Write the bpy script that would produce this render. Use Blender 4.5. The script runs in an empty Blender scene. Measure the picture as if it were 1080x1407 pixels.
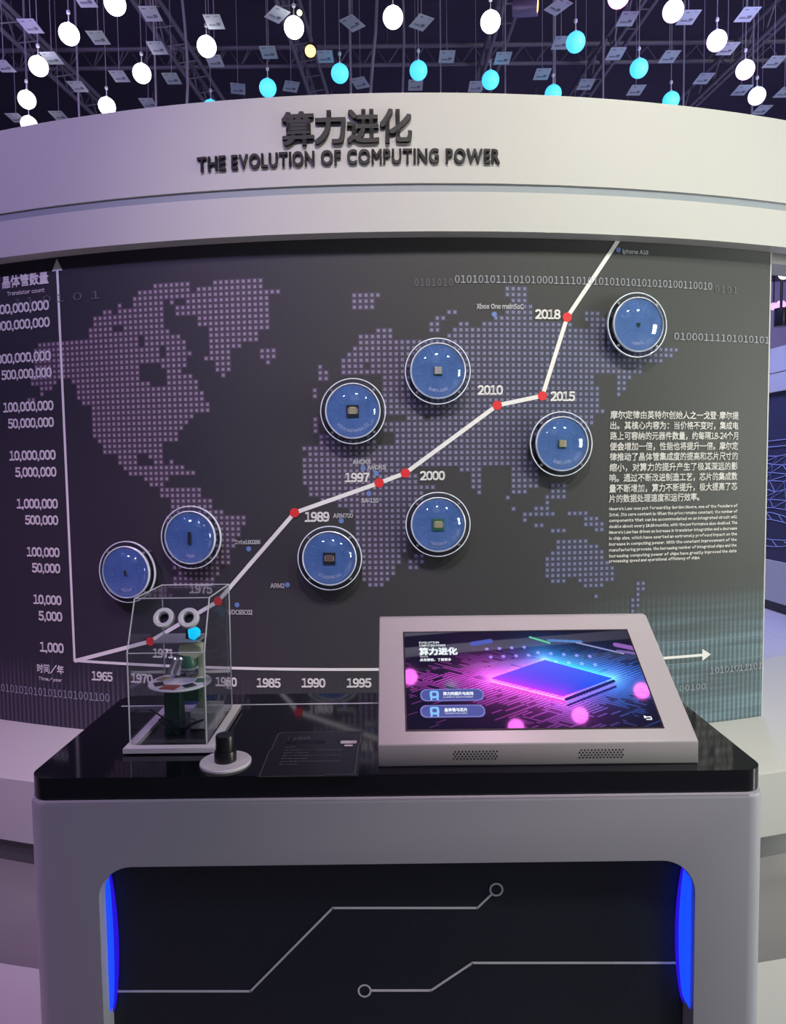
import bpy, bmesh, math, random
import numpy as np
from mathutils import Vector, Matrix
random.seed(7)
D = bpy.data; SC = bpy.context.scene; COL = SC.collection
PI = math.pi
def R_(d): return math.radians(d)

# ------------------------------------------------------------------ camera
CAM_Z = 1.42
cam_d = D.cameras.new('camera'); cam = D.objects.new('camera', cam_d); COL.objects.link(cam)
cam_d.sensor_fit = 'VERTICAL'; cam_d.sensor_height = 36.0
cam_d.lens = 940.0 / 1407.0 * 36.0
cam_d.clip_start = 0.02; cam_d.clip_end = 60
PITCH, ROLL = 0.05963472047142172, -0.0121772735895092
_f = Vector((0, math.cos(PITCH), -math.sin(PITCH))); _u0 = Vector((0, math.sin(PITCH), math.cos(PITCH))); _r0 = Vector((1, 0, 0))
_r = math.cos(ROLL) * _r0 + math.sin(ROLL) * _u0
_u = -math.sin(ROLL) * _r0 + math.cos(ROLL) * _u0
cam.matrix_world = Matrix(((_r.x, _u.x, -_f.x, 0), (_r.y, _u.y, -_f.y, 0), (_r.z, _u.z, -_f.z, CAM_Z), (0, 0, 0, 1)))
SC.camera = cam

# ------------------------------------------------------------------ world, lamps, exposure
SC.view_settings.view_transform = 'Standard'
SC.view_settings.look = 'None'
SC.view_settings.gamma = 1.0
SC.view_settings.use_curve_mapping = False
SC.view_settings.exposure = 0.13
SC.cycles.max_bounces = 10
SC.cycles.transparent_max_bounces = 24
SC.cycles.caustics_reflective = False
SC.cycles.caustics_refractive = False
SC.cycles.sample_clamp_indirect = 4.0
w = D.worlds.new('world'); SC.world = w; w.use_nodes = True
w.node_tree.nodes['Background'].inputs[0].default_value = (0.60, 0.58, 0.82, 1)
w.node_tree.nodes['Background'].inputs[1].default_value = 0.10
def area(name, loc, target, size, power, color, shape='DISK', size_y=None, spread=180):
    l = D.lights.new(name, 'AREA'); l.shape = shape; l.size = size
    if size_y: l.size_y = size_y
    l.energy = power; l.color = color; l.spread = R_(spread)
    o = D.objects.new(name, l); COL.objects.link(o); o.location = loc
    o.rotation_euler = (Vector(target) - Vector(loc)).to_track_quat('-Z', 'Y').to_euler()
    return o
def spot(name, loc, target, power, color, cone=60, blend=0.6, radius=0.12):
    l = D.lights.new(name, 'SPOT'); l.energy = power; l.color = color
    l.spot_size = R_(cone); l.spot_blend = blend; l.shadow_soft_size = radius
    o = D.objects.new(name, l); COL.objects.link(o); o.location = loc
    o.rotation_euler = (Vector(target) - Vector(loc)).to_track_quat('-Z', 'Y').to_euler()
    return o
# ceiling lamps of the hall and added fills
spot('ceiling_spot_neutral', (0.25, -0.45, 4.9), (0.55, 2.5, 1.75), 430, (1.0, 0.92, 0.85), 56, 0.9, 0.2)
spot('ceiling_spot_violet', (-2.2, -0.7, 4.8), (-1.8, 2.8, 1.4), 430, (0.62, 0.48, 1.0), 64, 0.9, 0.22)
spot('ceiling_spot_greenish', (2.5, -0.7, 4.8), (1.7, 2.7, 1.3), 500, (0.93, 1.0, 0.82), 64, 0.9, 0.22)
area('fill_area_behind', (0.0, -2.6, 4.9), (0, 0.5, 0.6), 2.2, 10, (0.66, 0.70, 1.0))  # added weak bluish fill for the counter front
area('lightbox_doorway', (5.6, 0.5, 1.75), (0.8, 2.0, 1.3), 1.3, 140, (0.95, 1.0, 0.90), 'RECTANGLE', 1.6)
spot('ceiling_spot_pink', (-3.4, 0.6, 4.9), (-1.7, 1.9, 0.0), 260, (1.0, 0.50, 0.85), 40, 0.5, 0.1)
spot('added_spot_magenta', (0.3, 0.4, 5.0), (0.22, 1.28, 1.0), 130, (1.0, 0.42, 0.85), 16, 0.9, 0.1)  # added spot that tints the console top pink
area('far_zone_blue', (2.6, 6.4, 4.2), (3.75, 6.4, 1.6), 1.0, 130, (0.35, 0.42, 1.0))
area('far_zone_lilac', (3.0, 8.0, 4.6), (3.4, 9.8, 2.2), 1.5, 160, (0.60, 0.52, 1.0))
area('truss_wash_violet', (-2.6, 3.4, 3.7), (-2.6, 5.5, 5.6), 0.8, 26, (0.55, 0.35, 1.0))
area('truss_wash_blue', (2.4, 3.6, 3.7), (2.0, 5.6, 5.6), 0.8, 20, (0.45, 0.45, 1.0))

# ------------------------------------------------------------------ materials
MATS = {}
def mat(name, col=(0.8, 0.8, 0.8), rough=0.5, metal=0.0, emit=None, estr=1.0, spec=0.5, coat=0.0, noise=0.0, nscale=40.0, bump=0.0):
    m = D.materials.new(name); m.use_nodes = True; nt = m.node_tree; b = nt.nodes['Principled BSDF']
    b.inputs['Base Color'].default_value = (*col, 1); b.inputs['Roughness'].default_value = rough
    b.inputs['Metallic'].default_value = metal; b.inputs['Specular IOR Level'].default_value = spec
    b.inputs['Coat Weight'].default_value = coat; b.inputs['Coat Roughness'].default_value = 0.04
    if emit:
        b.inputs['Emission Color'].default_value = (*emit, 1); b.inputs['Emission Strength'].default_value = estr
    if noise or bump:
        tc = nt.nodes.new('ShaderNodeTexCoord'); n = nt.nodes.new('ShaderNodeTexNoise')
        n.inputs['Scale'].default_value = nscale; n.inputs['Detail'].default_value = 3
        nt.links.new(tc.outputs['Object'], n.inputs['Vector'])
        if noise:
            r = nt.nodes.new('ShaderNodeMapRange')
            r.inputs[3].default_value = 1 - noise; r.inputs[4].default_value = 1 + noise
            nt.links.new(n.outputs[0], r.inputs[0])
            mx = nt.nodes.new('ShaderNodeMix'); mx.data_type = 'RGBA'; mx.blend_type = 'MULTIPLY'
            mx.inputs[0].default_value = 1; mx.inputs[6].default_value = (*col, 1)
            nt.links.new(r.outputs[0], mx.inputs[7]); nt.links.new(mx.outputs[2], b.inputs['Base Color'])
        if bump:
            bp = nt.nodes.new('ShaderNodeBump'); bp.inputs['Strength'].default_value = bump; bp.inputs['Distance'].default_value = 0.002
            nt.links.new(n.outputs[0], bp.inputs['Height']); nt.links.new(bp.outputs[0], b.inputs['Normal'])
    MATS[name] = m
    return m
def clear(name, tint=(0.97, 0.98, 1.0), ior=1.45, gain=1.0):
    m = D.materials.new(name); m.use_nodes = True; nt = m.node_tree; nt.nodes.remove(nt.nodes['Principled BSDF'])
    out = nt.nodes['Material Output']
    fr = nt.nodes.new('ShaderNodeFresnel'); ge = nt.nodes.new('ShaderNodeNewGeometry'); mr = nt.nodes.new('ShaderNodeMapRange')
    mr.inputs[3].default_value = ior; mr.inputs[4].default_value = 1/ior      # the same thin-sheet reflection from both sides
    nt.links.new(ge.outputs['Backfacing'], mr.inputs[0]); nt.links.new(mr.outputs[0], fr.inputs[0])
    mu = nt.nodes.new('ShaderNodeMath'); mu.operation = 'MULTIPLY'; mu.inputs[1].default_value = gain; mu.use_clamp = True
    t = nt.nodes.new('ShaderNodeBsdfTransparent'); t.inputs[0].default_value = (*tint, 1)
    g = nt.nodes.new('ShaderNodeBsdfGlossy'); g.inputs['Roughness'].default_value = 0.03
    mx = nt.nodes.new('ShaderNodeMixShader')
    nt.links.new(fr.outputs[0], mu.inputs[0]); nt.links.new(mu.outputs[0], mx.inputs[0])
    nt.links.new(t.outputs[0], mx.inputs[1]); nt.links.new(g.outputs[0], mx.inputs[2]); nt.links.new(mx.outputs[0], out.inputs[0])
    MATS[name] = m
    return m
M_white = mat('white_paint', (0.50, 0.49, 0.48), 0.55, noise=0.015, nscale=3)
M_body = mat('counter_paint', (0.43, 0.43, 0.485), 0.42, noise=0.02, nscale=12)
M_black_gloss = mat('black_gloss_worktop', (0.006, 0.006, 0.011), 0.06, spec=0.45, noise=0.15, nscale=30)
M_niche = mat('black_niche_panel', (0.012, 0.017, 0.031), 0.5, noise=0.4, nscale=260, bump=0.3)
M_line = mat('silver_line', (0.78, 0.79, 0.85), 0.45)
M_steel = mat('brushed_silver', (0.49, 0.465, 0.48), 0.42, metal=0.15, noise=0.02, nscale=60)
M_dark = mat('dark_plastic', (0.012, 0.012, 0.015), 0.35, noise=0.1)
M_letter = mat('charcoal_letters', (0.012, 0.010, 0.012), 0.6, noise=0.05)
M_print_white = mat('print_white', (0.80, 0.78, 0.76), 0.6)
M_print_small = mat('print_grey', (0.55, 0.55, 0.57), 0.6)
M_print_faint = mat('print_faint', (0.13, 0.13, 0.15), 0.6)
M_print_binary = mat('print_binary', (0.34, 0.36, 0.42), 0.6)
M_red = mat('print_red', (0.70, 0.030, 0.035), 0.5)
M_bluedot = mat('print_blue_dot', (0.13, 0.22, 0.50), 0.6)
M_clear = clear('clear_acrylic')
M_dome = clear('clear_dome', (0.92, 0.95, 1.0), 1.5, 1.5)
M_flange = clear('clear_flange', (0.86, 0.90, 0.98), 1.45, 1.2)
M_edge = mat('acrylic_edge', (0.66, 0.68, 0.70), 0.25)
M_chipblue = mat('dome_blue_disc', (0.075, 0.150, 0.37), 0.35, noise=0.3, nscale=25)
M_bluetrace = mat('dome_trace', (0.15, 0.27, 0.52), 0.4)
M_domeprint = mat('dome_print', (0.50, 0.56, 0.85), 0.5)
M_rim = mat('dome_rim', (0.78, 0.82, 0.90), 0.22)
M_screw = mat('screw_steel', (0.75, 0.75, 0.78), 0.25, metal=0.9)
M_green = mat('chip_green', (0.03, 0.13, 0.06), 0.4)
M_gold = mat('chip_gold', (0.48, 0.40, 0.24), 0.35, metal=0.3)
M_chipgrey = mat('chip_grey', (0.40, 0.35, 0.33), 0.4)
M_chipdark = mat('chip_dark', (0.02, 0.025, 0.03), 0.35)
M_chipbrown = mat('chip_brown', (0.16, 0.10, 0.08), 0.35)
M_knobwhite = mat('white_enamel', (0.80, 0.78, 0.82), 0.35)
M_gpla = mat('green_casing', (0.012, 0.055, 0.040), 0.45, noise=0.1)
M_gmid = mat('green_bright', (0.05, 0.16, 0.10), 0.4)
M_cream = mat('cream_casing', (0.56, 0.60, 0.42), 0.5)
M_cyan = mat('cyan_glint', (0.02, 0.3, 0.4), 0.3, emit=(0.0, 0.55, 0.9), estr=0.9)
M_truss = mat('truss_grey', (0.16, 0.15, 0.18), 0.5, metal=0.2, noise=0.2)
M_cord = mat('cord_grey', (0.30, 0.28, 0.33), 0.6)
M_card = mat('card_white', (0.42, 0.46, 0.50), 0.6)
M_cardprint = mat('card_print', (0.12, 0.13, 0.16), 0.6)
M_ceil = mat('ceiling_navy', (0.035, 0.028, 0.055), 0.8, noise=0.3, nscale=2)
M_wall = mat('hall_wall', (0.30, 0.28, 0.36), 0.7, noise=0.03, nscale=2)
M_toe = mat('toe_kick', (0.16, 0.16, 0.17), 0.3, metal=0.6)
M_led = mat('blue_led', (0.0, 0.0, 0.05), 0.4, emit=(0.020, 0.004, 0.62), estr=0.9)
M_ledcore = mat('blue_led_core', (0.0, 0.0, 0.05), 0.4, emit=(0.006, 0.055, 1.0), estr=1.3)

# ------------------------------------------------------------------ mesh helpers
def bm_new(): return bmesh.new()
def add_box(bm, x0, x1, y0, y1, z0, z1, bev=0.0, seg=2):
    vs = [bm.verts.new(p) for p in ((x0,y0,z0),(x1,y0,z0),(x1,y1,z0),(x0,y1,z0),(x0,y0,z1),(x1,y0,z1),(x1,y1,z1),(x0,y1,z1))]
    fs = [bm.faces.new([vs[i] for i in f]) for f in ((3,2,1,0),(4,5,6,7),(0,1,5,4),(1,2,6,5),(2,3,7,6),(3,0,4,7))]
    if bev > 0:
        es = list({e for f in fs for e in f.edges})
        bmesh.ops.bevel(bm, geom=es, offset=bev, segments=seg, profile=0.5, affect='EDGES')
def add_prism(bm, pts, z0, z1, f=None):
    """closed outline pts (x,y) extruded; f maps (x,y,z) to 3-D"""
    f = f or (lambda x, y, z: (x, y, z))
    a = [bm.verts.new(f(x, y, z0)) for x, y in pts]; b = [bm.verts.new(f(x, y, z1)) for x, y in pts]
    n = len(pts)
    for i in range(n): bm.faces.new((a[i], a[(i+1) % n], b[(i+1) % n], b[i]))
    bm.faces.new(a[::-1]); bm.faces.new(b)
def add_lathe(bm, prof, n=32, mtx=None, close=False):
    """profile of (r,z) turned about z"""
    mtx = mtx or Matrix.Identity(4); rings = []
    for r, z in prof:
        if r < 1e-6: rings.append([bm.verts.new(mtx @ Vector((0, 0, z)))])
        else: rings.append([bm.verts.new(mtx @ Vector((r*math.cos(2*PI*k/n), r*math.sin(2*PI*k/n), z))) for k in range(n)])
    pairs = list(zip(rings, rings[1:])) + ([(rings[-1], rings[0])] if close else [])
    for a, b in pairs:
        for k in range(n):
            k2 = (k+1) % n
            if len(a) == 1 and len(b) == 1: continue
            if len(a) == 1: bm.faces.new((a[0], b[k2], b[k]))
            elif len(b) == 1: bm.faces.new((a[k], a[k2], b[0]))
            else: bm.faces.new((a[k], a[k2], b[k2], b[k]))
def add_tube(bm, pts, r, n=8, closed=False):
    pts = [Vector(p) for p in pts]; rings = []; m = len(pts)
    for i, p in enumerate(pts):
        d = (pts[(i+1) % m] - pts[i-1]) if closed else (pts[min(i+1, m-1)] - pts[max(i-1, 0)])
        d.normalize(); up = Vector((0, 0, 1)) if abs(d.z) < 0.9 else Vector((1, 0, 0))
        a = d.cross(up).normalized(); b = d.cross(a)
        rings.append([bm.verts.new(p + r*(a*math.cos(2*PI*k/n) + b*math.sin(2*PI*k/n))) for k in range(n)])
    for i in range(m if closed else m-1):
        a, b = rings[i], rings[(i+1) % m]
        for k in range(n): bm.faces.new((a[k], a[(k+1) % n], b[(k+1) % n], b[k]))
    if not closed: bm.faces.new(rings[0][::-1]); bm.faces.new(rings[-1])
def rrect(x0, x1, y0, y1, r, n=8):
    pts = []
    rs = r if isinstance(r, (list, tuple)) else (r, r, r, r)
    for cx, cy, a0, rr in ((x1-rs[0], y0+rs[0], -90, rs[0]), (x1-rs[1], y1-rs[1], 0, rs[1]), (x0+rs[2], y1-rs[2], 90, rs[2]), (x0+rs[3], y0+rs[3], 180, rs[3])):
        if rr < 1e-6: pts.append((cx, cy)); continue
        for k in range(n+1):
            a = R_(a0 + 90*k/n); pts.append((cx + rr*math.cos(a), cy + rr*math.sin(a)))
    return pts
def obj(name, bm, m, parent=None, smooth=False, weld=True):
    if weld: bmesh.ops.remove_doubles(bm, verts=bm.verts, dist=1e-6)
    bmesh.ops.recalc_face_normals(bm, faces=bm.faces)
    me = D.meshes.new(name); bm.to_mesh(me); bm.free()
    return obj_me(name, me, m, parent, smooth)
def obj_me(name, me, m, parent=None, smooth=False):
    if parent is not None and not parent.get('local'): me.transform(Matrix.Translation(-Vector(parent_world(parent))))
    me.materials.append(m) if not isinstance(m, (list, tuple)) else [me.materials.append(x) for x in m]
    if smooth:
        for p in me.polygons: p.use_smooth = True
        try: me.set_sharp_from_angle(angle=R_(38))
        except Exception: pass
    o = D.objects.new(name, me); COL.objects.link(o)
    if parent is not None: o.parent = parent
    return o
def parent_world(o):
    v = Vector(o.location)
    while o.parent is not None: o = o.parent; v += Vector(o.location)
    return v
def tag(o, label, cat, group=None):
    o['label'] = label; o['category'] = cat
    if group: o['group'] = group
    return o
LOCAL = set()
def thing(name, label, cat, loc=(0, 0, 0), group=None):
    o = D.objects.new(name, None); COL.objects.link(o); o.location = loc; o.empty_display_size = 0.05
    return tag(o, label, cat, group)
def struct(name, bm, m, smooth=False, parent=None):
    o = obj(name, bm, m, parent, smooth)
    if parent is None: o['kind'] = 'structure'
    return o
def local_obj(name, bm, m, parent, smooth=False):
    """a part whose mesh is already in its parent's own coordinates"""
    bmesh.ops.remove_doubles(bm, verts=bm.verts, dist=1e-6); bmesh.ops.recalc_face_normals(bm, faces=bm.faces)
    me = D.meshes.new(name); bm.to_mesh(me); bm.free(); me.materials.append(m)
    if smooth:
        for p in me.polygons: p.use_smooth = True
        try: me.set_sharp_from_angle(angle=R_(38))
        except Exception: pass
    o = D.objects.new(name, me); COL.objects.link(o); o.parent = parent
    return o
TEXT_CACHE = {}
def glyph(ch, extrude=0.0, res=2):
    key = (ch, extrude, res)
    if key in TEXT_CACHE: return TEXT_CACHE[key]
    cu = D.curves.new('writing', 'FONT'); cu.body = ch; cu.size = 1.0
    cu.extrude = extrude; cu.resolution_u = res; cu.fill_mode = 'BOTH' if extrude else 'FRONT'
    o = D.objects.new('writing', cu)
    me = D.meshes.new_from_object(o)
    vs = np.array([v.co[:] for v in me.vertices]) if len(me.vertices) else np.zeros((0, 3))
    fs = [tuple(p.vertices) for p in me.polygons]
    D.objects.remove(o); D.curves.remove(cu); D.meshes.remove(me)
    TEXT_CACHE[key] = (vs, fs)
    return vs, fs
EM = glyph('国国')[0][:, 0].max() - glyph('国')[0][:, 0].max()
DIGW = 0.555
def layout(body, extrude, res, track, plain):
    """glyph after glyph: full-square Chinese characters, fitted western letters and even digits"""
    x = 0.0; VS = []; FS = []; n = 0; cap = []
    for ch in body:
        if ch == ' ': x += 0.27*EM; continue
        west = 33 <= ord(ch) < 127
        if west and not plain and ch not in ",.'-:": vs, fs = glyph(chr(ord(ch)+0xFEE0), extrude, res)
        else: vs, fs = glyph(ch, extrude, res)
        if not len(vs): x += 0.5*EM; continue
        lo, hi = vs[:, 0].min(), vs[:, 0].max()
        if ch == '·': dx, adv = x + 0.20*EM - (vs[:, 0].min()+vs[:, 0].max())/2, 0.40*EM
        elif not west: dx, adv = x, EM
        elif ch.isdigit() and not plain: dx, adv = x + (DIGW*EM-(hi-lo))/2 - lo, DIGW*EM
        elif ch in ",.'": dx, adv = x + 0.05*EM - lo, hi-lo+0.12*EM
        else: dx, adv = x + 0.045*EM - lo, hi-lo+0.10*EM
        v = vs.copy(); v[:, 0] += dx; VS.append(v); FS += [tuple(i+n for i in f) for f in fs]; n += len(v)
        if ch not in ",.'-:，。、；·": cap.append((v[:, 1].min(), v[:, 1].max()))
        x += adv + track*EM
    V_ = np.vstack(VS)
    return V_, FS, (min(c[0] for c in cap), max(c[1] for c in cap))
def add_text(bm, body, fn, width=None, height=None, align='C', bold=0.02, track=0.0, extrude=0.0, depth=0.0, res=2, slant=0.0, plain=False):
    """writes body through fn(x,y,z), its box scaled to width x height about the origin; bold thickens the strokes"""
    vs, fs, (y0, y1) = layout(body, extrude, res, track, plain)
    x0, x1 = vs[:, 0].min(), vs[:, 0].max()
    sx = width/(x1-x0) if width else None; sy = height/(y1-y0) if height else None
    sx = sx or sy; sy = sy or sx
    ox = {'C': -(x1-x0)*sx/2, 'L': 0.0, 'R': -(x1-x0)*sx}[align]; hh = (y1-y0)*sy
    d = bold*hh
    for ddx, ddy in (((-d, -d), (d, -d), (d, d), (-d, d)) if bold else ((0, 0),)):
        nv = []
        for v in vs:
            x = (v[0]-x0)*sx + ox + ddx; y = (v[1]-y0)*sy - hh/2 + ddy
            z = (v[2]+extrude)/(2*extrude)*depth if extrude else 0.0
            nv.append(bm.verts.new(fn(x + slant*y, y, z)))
        for f in fs:
            try: bm.faces.new([nv[i] for i in f])
            except ValueError: pass

# ------------------------------------------------------------------ the curved display wall
CX, RW, CY = 0.0253, 4.9254, 7.4152      # axis of the curve and the wall's radius
RH = RW + 0.0646                                            # the fascia stands a little proud
def cyl(s, z, r):
    """s metres along the wall's face, height z, radius r"""
    a = s / RW
    return (CX + r*math.sin(a), CY - r*math.cos(a), z)
def add_rev(bm, prof, s0, s1, n, close=True, uv=None):
    rings = [[bm.verts.new(cyl(s0 + (s1-s0)*k/n, z, r)) for r, z in prof] for k in range(n+1)]
    m = len(prof)
    for a, b in zip(rings, rings[1:]):
        for i in range(m if close else m-1):
            bm.faces.new((a[i], b[i], b[(i+1) % m], a[(i+1) % m]))
    if close: bm.faces.new(rings[0][::-1]); bm.faces.new(rings[-1])

# printed wall: dark vinyl with fine stripes of a printed skyline along the bottom
def wall_material():
    m = D.materials.new('printed_wall'); m.use_nodes = True; nt = m.node_tree; b = nt.nodes['Principled BSDF']
    b.inputs['Roughness'].default_value = 0.55; b.inputs['Specular IOR Level'].default_value = 0.35
    N = nt.nodes.new; L = nt.links.new
    uv = N('ShaderNodeUVMap'); uv.uv_map = 'UVMap'; sep = N('ShaderNodeSeparateXYZ'); L(uv.outputs[0], sep.inputs[0])
    def rng(sock, a, c, lo=0.0, hi=1.0):
        r = N('ShaderNodeMapRange'); r.interpolation_type = 'SMOOTHSTEP'
        for i, v in enumerate((a, c, lo, hi)): r.inputs[1+i].default_value = v
        L(sock, r.inputs[0]); return r.outputs[0]
    def mth(op, a, c=None):
        n = N('ShaderNodeMath'); n.operation = op
        for i, v in enumerate((a, c)):
            if v is None: continue
            if isinstance(v, (int, float)): n.inputs[i].default_value = v
            else: L(v, n.inputs[i])
        return n.outputs[0]
    s, z = sep.outputs[0], sep.outputs[1]
    stripe = rng(mth('SINE', mth('MULTIPLY', s, 2*PI/0.0215)), -0.2, 0.8)
    nz = N('ShaderNodeTexNoise'); nz.inputs['Scale'].default_value = 1.0; nz.inputs['Detail'].default_value = 2
    cb = N('ShaderNodeCombineXYZ'); L(mth('MULTIPLY', s, 46.5), cb.inputs[0]); L(mth('MULTIPLY', z, 0.6), cb.inputs[1]); L(cb.outputs[0], nz.inputs['Vector'])
    # the stripes end at ragged heights
    edge = mth('ADD', 0.50, mth('MULTIPLY', nz.outputs[0], 0.30))
    low = mth('SUBTRACT', 1.0, rng(mth('SUBTRACT', z, edge), -0.14, 0.05))
    right = rng(s, 0.45, 1.20); left = mth('SUBTRACT', 1.0, rng(s, -1.25, -0.55))
    teal = mth('MULTIPLY', mth('MULTIPLY', right, mth('SUBTRACT', 1.0, rng(z, 0.66, 1.0))), mth('ADD', 0.42, mth('MULTIPLY', stripe, 0.58)))
    band = N('ShaderNodeTexNoise'); band.inputs['Scale'].default_value = 1.0
    cb2 = N('ShaderNodeCombineXYZ'); L(mth('MULTIPLY', s, 1.2), cb2.inputs[0]); L(mth('MULTIPLY', z, 26.0), cb2.inputs[1]); L(cb2.outputs[0], band.inputs['Vector'])
    teal = mth('MULTIPLY', teal, rng(band.outputs[0], 0.25, 0.75, 0.35, 1.25))
    viol = mth('MULTIPLY', mth('MULTIPLY', mth('ADD', left, 0.25), low), stripe)
    def mix(fac, ca, cb_):
        x = N('ShaderNodeMix'); x.data_type = 'RGBA'
        L(fac, x.inputs[0])
        if isinstance(ca, tuple): x.inputs[6].default_value = (*ca, 1)
        else: L(ca, x.inputs[6])
        x.inputs[7].default_value = (*cb_, 1); return x.outputs[2]
    fine = N('ShaderNodeTexNoise'); fine.inputs['Scale'].default_value = 220
    L(uv.outputs[0], fine.inputs['Vector'])
    ground = mix(rng(s, -1.3, 0.1), (0.033, 0.030, 0.044), (0.047, 0.045, 0.049))
    ground = mix(rng(s, 0.2, 1.4), ground, (0.058, 0.061, 0.058))
    grain = mix(rng(fine.outputs[0], 0.3, 0.7), (0.86, 0.86, 0.86), (1.08, 1.08, 1.08))
    gm = N('ShaderNodeMix'); gm.data_type = 'RGBA'; gm.blend_type = 'MULTIPLY'; gm.inputs[0].default_value = 1.0
    L(ground, gm.inputs[6]); L(grain, gm.inputs[7]); base = gm.outputs[2]
    c = mix(viol, base, (0.080, 0.073, 0.105))
    c = mix(teal, c, (0.19, 0.30, 0.36))
    L(c, b.inputs['Base Color'])
    return m
WALL_S0, WALL_S1 = -2.4, 1.4725
bm = bm_new(); add_rev(bm, [(RW, 0.414), (RW, 2.30), (RW-0.10, 2.30), (RW-0.10, 0.414)], WALL_S0, WALL_S1, 96)
uvl = bm.loops.layers.uv.new('UVMap')
for f in bm.faces:
    for lp in f.loops:
        x, y, z = lp.vert.co; lp[uvl].uv = (math.atan2(x-CX, CY-y)*RW, z)
wall_back = struct('wall_back', bm, wall_material(), smooth=True)
bm = bm_new(); add_rev(bm, [(RW+0.0015, 0.414), (RW+0.0015, 2.25), (RW-0.10, 2.25), (RW-0.10, 0.414)], WALL_S1, WALL_S1+0.006, 1)
obj('end_trim', bm, M_white, wall_back)

# white fascia above it with a recessed band, and the plinth below
bm = bm_new()
add_rev(bm, [(RH, 2.249), (RH, 2.383), (RH-0.007, 2.384), (RH-0.007, 2.411), (RH, 2.412), (RH, 2.714), (RW-0.24, 2.714), (RW-0.24, 2.249), (RW-0.11,2.249), (RW-0.11,2.30), (RW+0.002, 2.30), (RW+0.002, 2.249)], -2.6, 2.6, 120)
wall_top = struct('wall_top', bm, M_white, smooth=True)
bm = bm_new(); add_rev(bm, [(RH-0.0065, 2.3845), (RH-0.0065, 2.4105), (RH-0.015, 2.4105), (RH-0.015, 2.3845)], -2.6, 2.6, 120)
obj('recess_strip', bm, mat('recess_grey', (0.27, 0.30, 0.34), 0.5), wall_top, True)
bm = bm_new()
RP = RW + 0.28
add_rev(bm, [(RP, 0.098), (RP, 0.328), (RP-0.012, 0.338), (RW-0.0, 0.414), (RW-0.6, 0.414), (RW-0.6, 0.098)], -2.6, 2.6, 100)
wall_base = struct('wall_base', bm, M_white, smooth=True)
bm = bm_new(); add_rev(bm, [(RP-0.03, 0.001), (RP-0.03, 0.099), (RP-0.09, 0.099), (RP-0.09, 0.001)], -2.6, 2.6, 100)
obj('toe_kick', bm, M_toe, wall_base, True)

# floor, ceiling and the hall's outer walls
def floor_material():
    m = D.materials.new('polished_floor_tile'); m.use_nodes = True; nt = m.node_tree; b = nt.nodes['Principled BSDF']
    tc = nt.nodes.new('ShaderNodeTexCoord'); br = nt.nodes.new('ShaderNodeTexBrick')
    br.offset = 0; br.inputs['Scale'].default_value = 1.0; br.inputs['Brick Width'].default_value = 0.8; br.inputs['Row Height'].default_value = 0.8
    br.inputs['Mortar Size'].default_value = 0.002
    br.inputs['Color1'].default_value = (0.60, 0.58, 0.58, 1); br.inputs['Color2'].default_value = (0.57, 0.56, 0.57, 1); br.inputs['Mortar'].default_value = (0.4, 0.4, 0.4, 1)
    nt.links.new(tc.outputs['Object'], br.inputs['Vector']); nt.links.new(br.outputs[0], b.inputs['Base Color'])
    b.inputs['Roughness'].default_value = 0.22
    return m
bm = bm_new(); add_box(bm, -7, 7, -5, 11, -0.1, 0.0); struct('floor', bm, floor_material())
bm = bm_new(); add_rev(bm, [(RP-0.05, 0.0005), (RP+0.42, 0.0005), (RP+0.42, 0.002), (RP-0.05, 0.002)], -2.9, 2.9, 100)
struct('floor_ring', bm, mat('grey_floor_ring', (0.22, 0.21, 0.22), 0.25, noise=0.05, nscale=8))  # darker grey ring on the floor round the plinth
bm = bm_new(); add_box(bm, -7, 7, -5, 11, 5.6, 5.7); struct('ceiling', bm, M_ceil)
bm = bm_new(); add_box(bm, -7.1, -7, -5, 11, 0, 5.6); struct('wall_left', bm, M_wall)
bm = bm_new(); add_box(bm, 7, 7.1, -5, 11, 0, 5.6); struct('wall_right', bm, M_wall)
bm = bm_new(); add_box(bm, -7, 7, 11, 11.1, 0, 5.6); struct('wall_far', bm, M_wall)
bm = bm_new(); add_box(bm, -7, 7, -5.1, -5, 0, 5.6); struct('wall_rear', bm, M_wall)

# ------------------------------------------------------------------ what is printed on the wall
PR = RW + 0.0012
def on_wall(s0, z0, r=PR): return lambda x, y, z: cyl(s0 + x, z0 + y, r + z)
def quad(bm, s0, s1, z0, z1, r=PR):
    bm.faces.new([bm.verts.new(cyl(s, z, r)) for s, z in ((s0, z0), (s1, z0), (s1, z1), (s0, z1))])
def stroke(bm, a, b_, wdt, r=PR):
    (s0, z0), (s1, z1) = a, b_; dx, dz = s1-s0, z1-z0; l = math.hypot(dx, dz); nx, nz = -dz/l*wdt/2, dx/l*wdt/2
    k = max(1, int(l/0.06))
    for i in range(k):
        t0, t1 = i/k, (i+1)/k
        bm.faces.new([bm.verts.new(cyl(s, z, r)) for s, z in ((s0+dx*t0-nx, z0+dz*t0-nz), (s0+dx*t1-nx, z0+dz*t1-nz), (s0+dx*t1+nx, z0+dz*t1+nz), (s0+dx*t0+nx, z0+dz*t0+nz))])
def disc(bm, s0, z0, rad, r=PR, n=20):
    bm.faces.new([bm.verts.new(cyl(s0 + rad*math.cos(2*PI*k/n), z0 + rad*math.sin(2*PI*k/n), r)) for k in range(n)])
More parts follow.
